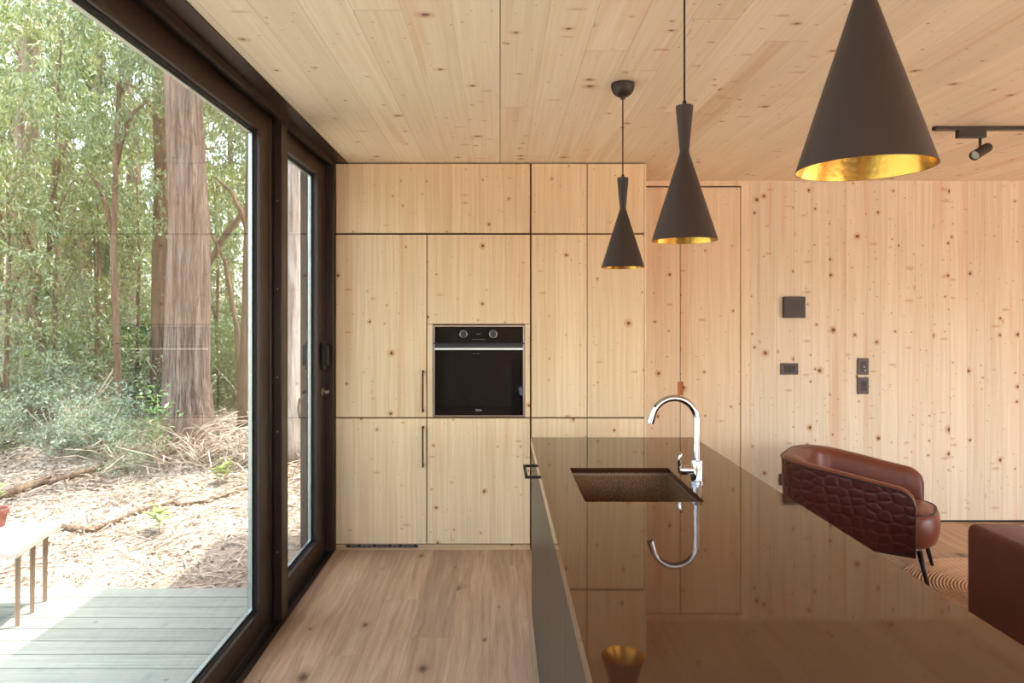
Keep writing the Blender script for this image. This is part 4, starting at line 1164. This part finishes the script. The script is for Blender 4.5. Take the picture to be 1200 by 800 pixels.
seedling('low bright green seedling on the slope beside the brown trunk', 262, 0, 7.3, .24, 50, 'leaf_bright', .1, .035, 3)
# plant in the pot
pt = [o for o in COL.objects if o.name == 'potted_plant'][0]
bm = bmesh.new(); tube(bm, [(0, 0, .084), (.003, 0, .16), (.0, 0, .22)], [.006, .005, .003], 6); make('stem', bm, 'twig', pt, smooth=True, local=True)
r = np.random.RandomState(3); n = 40; a = r.uniform(0, 6.28, n); zz = r.uniform(.15, .25, n)
d_ = np.stack([np.cos(a), np.sin(a), r.uniform(.0, .8, n)], 1); d_ /= np.linalg.norm(d_, axis=1)[:, None]
add('foliage', leaf_mesh('pot_leaves', np.stack([np.cos(a)*.01, np.sin(a)*.01, zz], 1), d_, np.tile([0, 0, 1.0], (n, 1)), .05*r.uniform(.6, 1.3, n), .02*r.uniform(.8, 1.3, n), 'leaf_bright'), pt, (0, 0, 0))
# leaf litter and twigs
def litter(n, seed):
    r = np.random.RandomState(seed)
    D = 4.3+(r.uniform(0, 1, n)**.75)*9.5; px = r.uniform(-120, 400, n); X = (px-586)/F*D
    c = np.array([(x, y, G(x, y)+.012) for x, y in zip(X, D)]); c[:, 2] += r.uniform(0, .02, n)
    a = r.uniform(0, 6.28, n); d = np.stack([np.cos(a), np.sin(a), r.normal(size=n)*.22], 1); d /= np.linalg.norm(d, axis=1)[:, None]
    nr = np.tile([0, 0, 1.0], (n, 1))+r.normal(size=(n, 3))*.45
    me = leaf_mesh('leaf_litter', c, d, nr, (.035+.004*D)*r.uniform(.5, 1.4, n), (.007+.0009*D)*r.uniform(.7, 1.4, n), 'litter')
    keep = c
    return me
o = add('leaf_litter', litter(42000, 9), None, (0, 0, 0)); tag(o, 'dry fallen leaves and bark strewn over the clearing beyond the deck', 'leaf litter', kind='stuff')
bm = bmesh.new(); rt = random.Random(77)
for i in range(900):
    D = 4.5+rt.random()*6; X = (rt.uniform(-80, 390)-586)/F*D; a = rt.uniform(0, 6.28); L_ = rt.uniform(.1, .45)
    dx, dy = cos(a)*L_/2, sin(a)*L_/2
    tube(bm, [(X-dx, D-dy, G(X-dx, D-dy)+.01), (X+rt.uniform(-.02, .02), D, G(X, D)+.025), (X+dx, D+dy, G(X+dx, D+dy)+.015)], [.004, .006, .003], 5)
for i in range(260):   # tangle at the foot of the stringybark
    b0 = Vector((-3.92+rt.gauss(.35, .55), 8.3+rt.gauss(-.1, .35), 0)); b0.z = G(b0.x, b0.y)
    a = rt.uniform(0, 6.28); L_ = rt.uniform(.3, .9); el = rt.uniform(0, .6)
    e_ = b0+Vector((cos(a)*L_, sin(a)*L_, L_*el)); m_ = b0.lerp(e_, .5)+Vector((0, 0, rt.uniform(.02, .15)))
    tube(bm, [b0, m_, e_], [.008, .006, .003], 5)
tag(make('fallen_twigs', bm, 'twig', smooth=True), 'pale dead twigs scattered over the clearing and heaped at the stringybark', 'twigs', kind='stuff')
# fallen log; the thin branch stands in for a trunk's shadow band
for (p0, p1, r_, lab) in (((60, 632, 5.9), (300, 560, 7.1), .028, 'long thin branch standing in for a shadow band across the clearing'), ((-40, 628, 6.6), (120, 560, 7.6), .05, 'rough grey fallen log lying behind the bench')):
    a, b = P(*p0), P(*p1); pts = []
    for i in range(9):
        q = a.lerp(b, i/8); q += Vector((.05*sin(i*2.1), .16*cos(i*1.7), 0)); q.z = G(q.x, q.y)+r_*.7; pts.append(q)
    bm = bmesh.new(); tube(bm, pts, [r_*(1-.06*i) for i in range(9)], 10)
    tag(make('branch_and_shadow_band', bm, 'bark_brown', smooth=True), lab, 'branch')

# ------------------------------------------------------------------ light
SUNV = Vector((.315, .20, 1.0)).normalized()
ld = bpy.data.lights.new('sun', 'SUN'); ld.energy = 5.6; ld.angle = .009; ld.color = (1, .95, .87)
lo = bpy.data.objects.new('sun', ld); COL.objects.link(lo); lo.rotation_euler = SUNV.to_track_quat('Z', 'Y').to_euler()
w = bpy.data.worlds.new('sky'); sc.world = w; w.use_nodes = True
nt = w.node_tree; nt.nodes.clear()
sky = nt.nodes.new('ShaderNodeTexSky'); sky.sky_type = 'NISHITA'; sky.sun_disc = False
sky.sun_elevation = radians(68); sky.sun_rotation = math.atan2(SUNV.x, SUNV.y); sky.dust_density = 3.5; sky.air_density = 1.2; sky.ozone_density = 1.0
hs = nt.nodes.new('ShaderNodeHueSaturation'); hs.inputs['Saturation'].default_value = .6
bg = nt.nodes.new('ShaderNodeBackground'); bg.inputs[1].default_value = .62
ow = nt.nodes.new('ShaderNodeOutputWorld')
nt.links.new(sky.outputs[0], hs.inputs['Color']); nt.links.new(hs.outputs[0], bg.inputs[0]); nt.links.new(bg.outputs[0], ow.inputs[0])

# ------------------------------------------------------------------ camera
cd = bpy.data.cameras.new('camera'); cam = bpy.data.objects.new('camera', cd); COL.objects.link(cam)
cam.location = (0, 0, EYE); cam.rotation_euler = (pi/2, 0, 0)
cd.sensor_width = 36; cd.lens = 24.0; cd.shift_x = (600-586)/1200; cd.shift_y = -(400-369)/1200
cd.clip_start = .02; cd.clip_end = 300
sc.camera = cam
sc.view_settings.view_transform = 'Standard'; sc.view_settings.look = 'None'; sc.view_settings.gamma = 1
sc.view_settings.use_curve_mapping = False
sc.view_settings.exposure = 2.1
cy = sc.cycles
cy.max_bounces = 12; cy.diffuse_bounces = 7; cy.glossy_bounces = 5; cy.transparent_max_bounces = 24; cy.transmission_bounces = 6
cy.use_denoising = True; cy.sample_clamp_indirect = 8; cy.caustics_reflective = False; cy.caustics_refractive = False
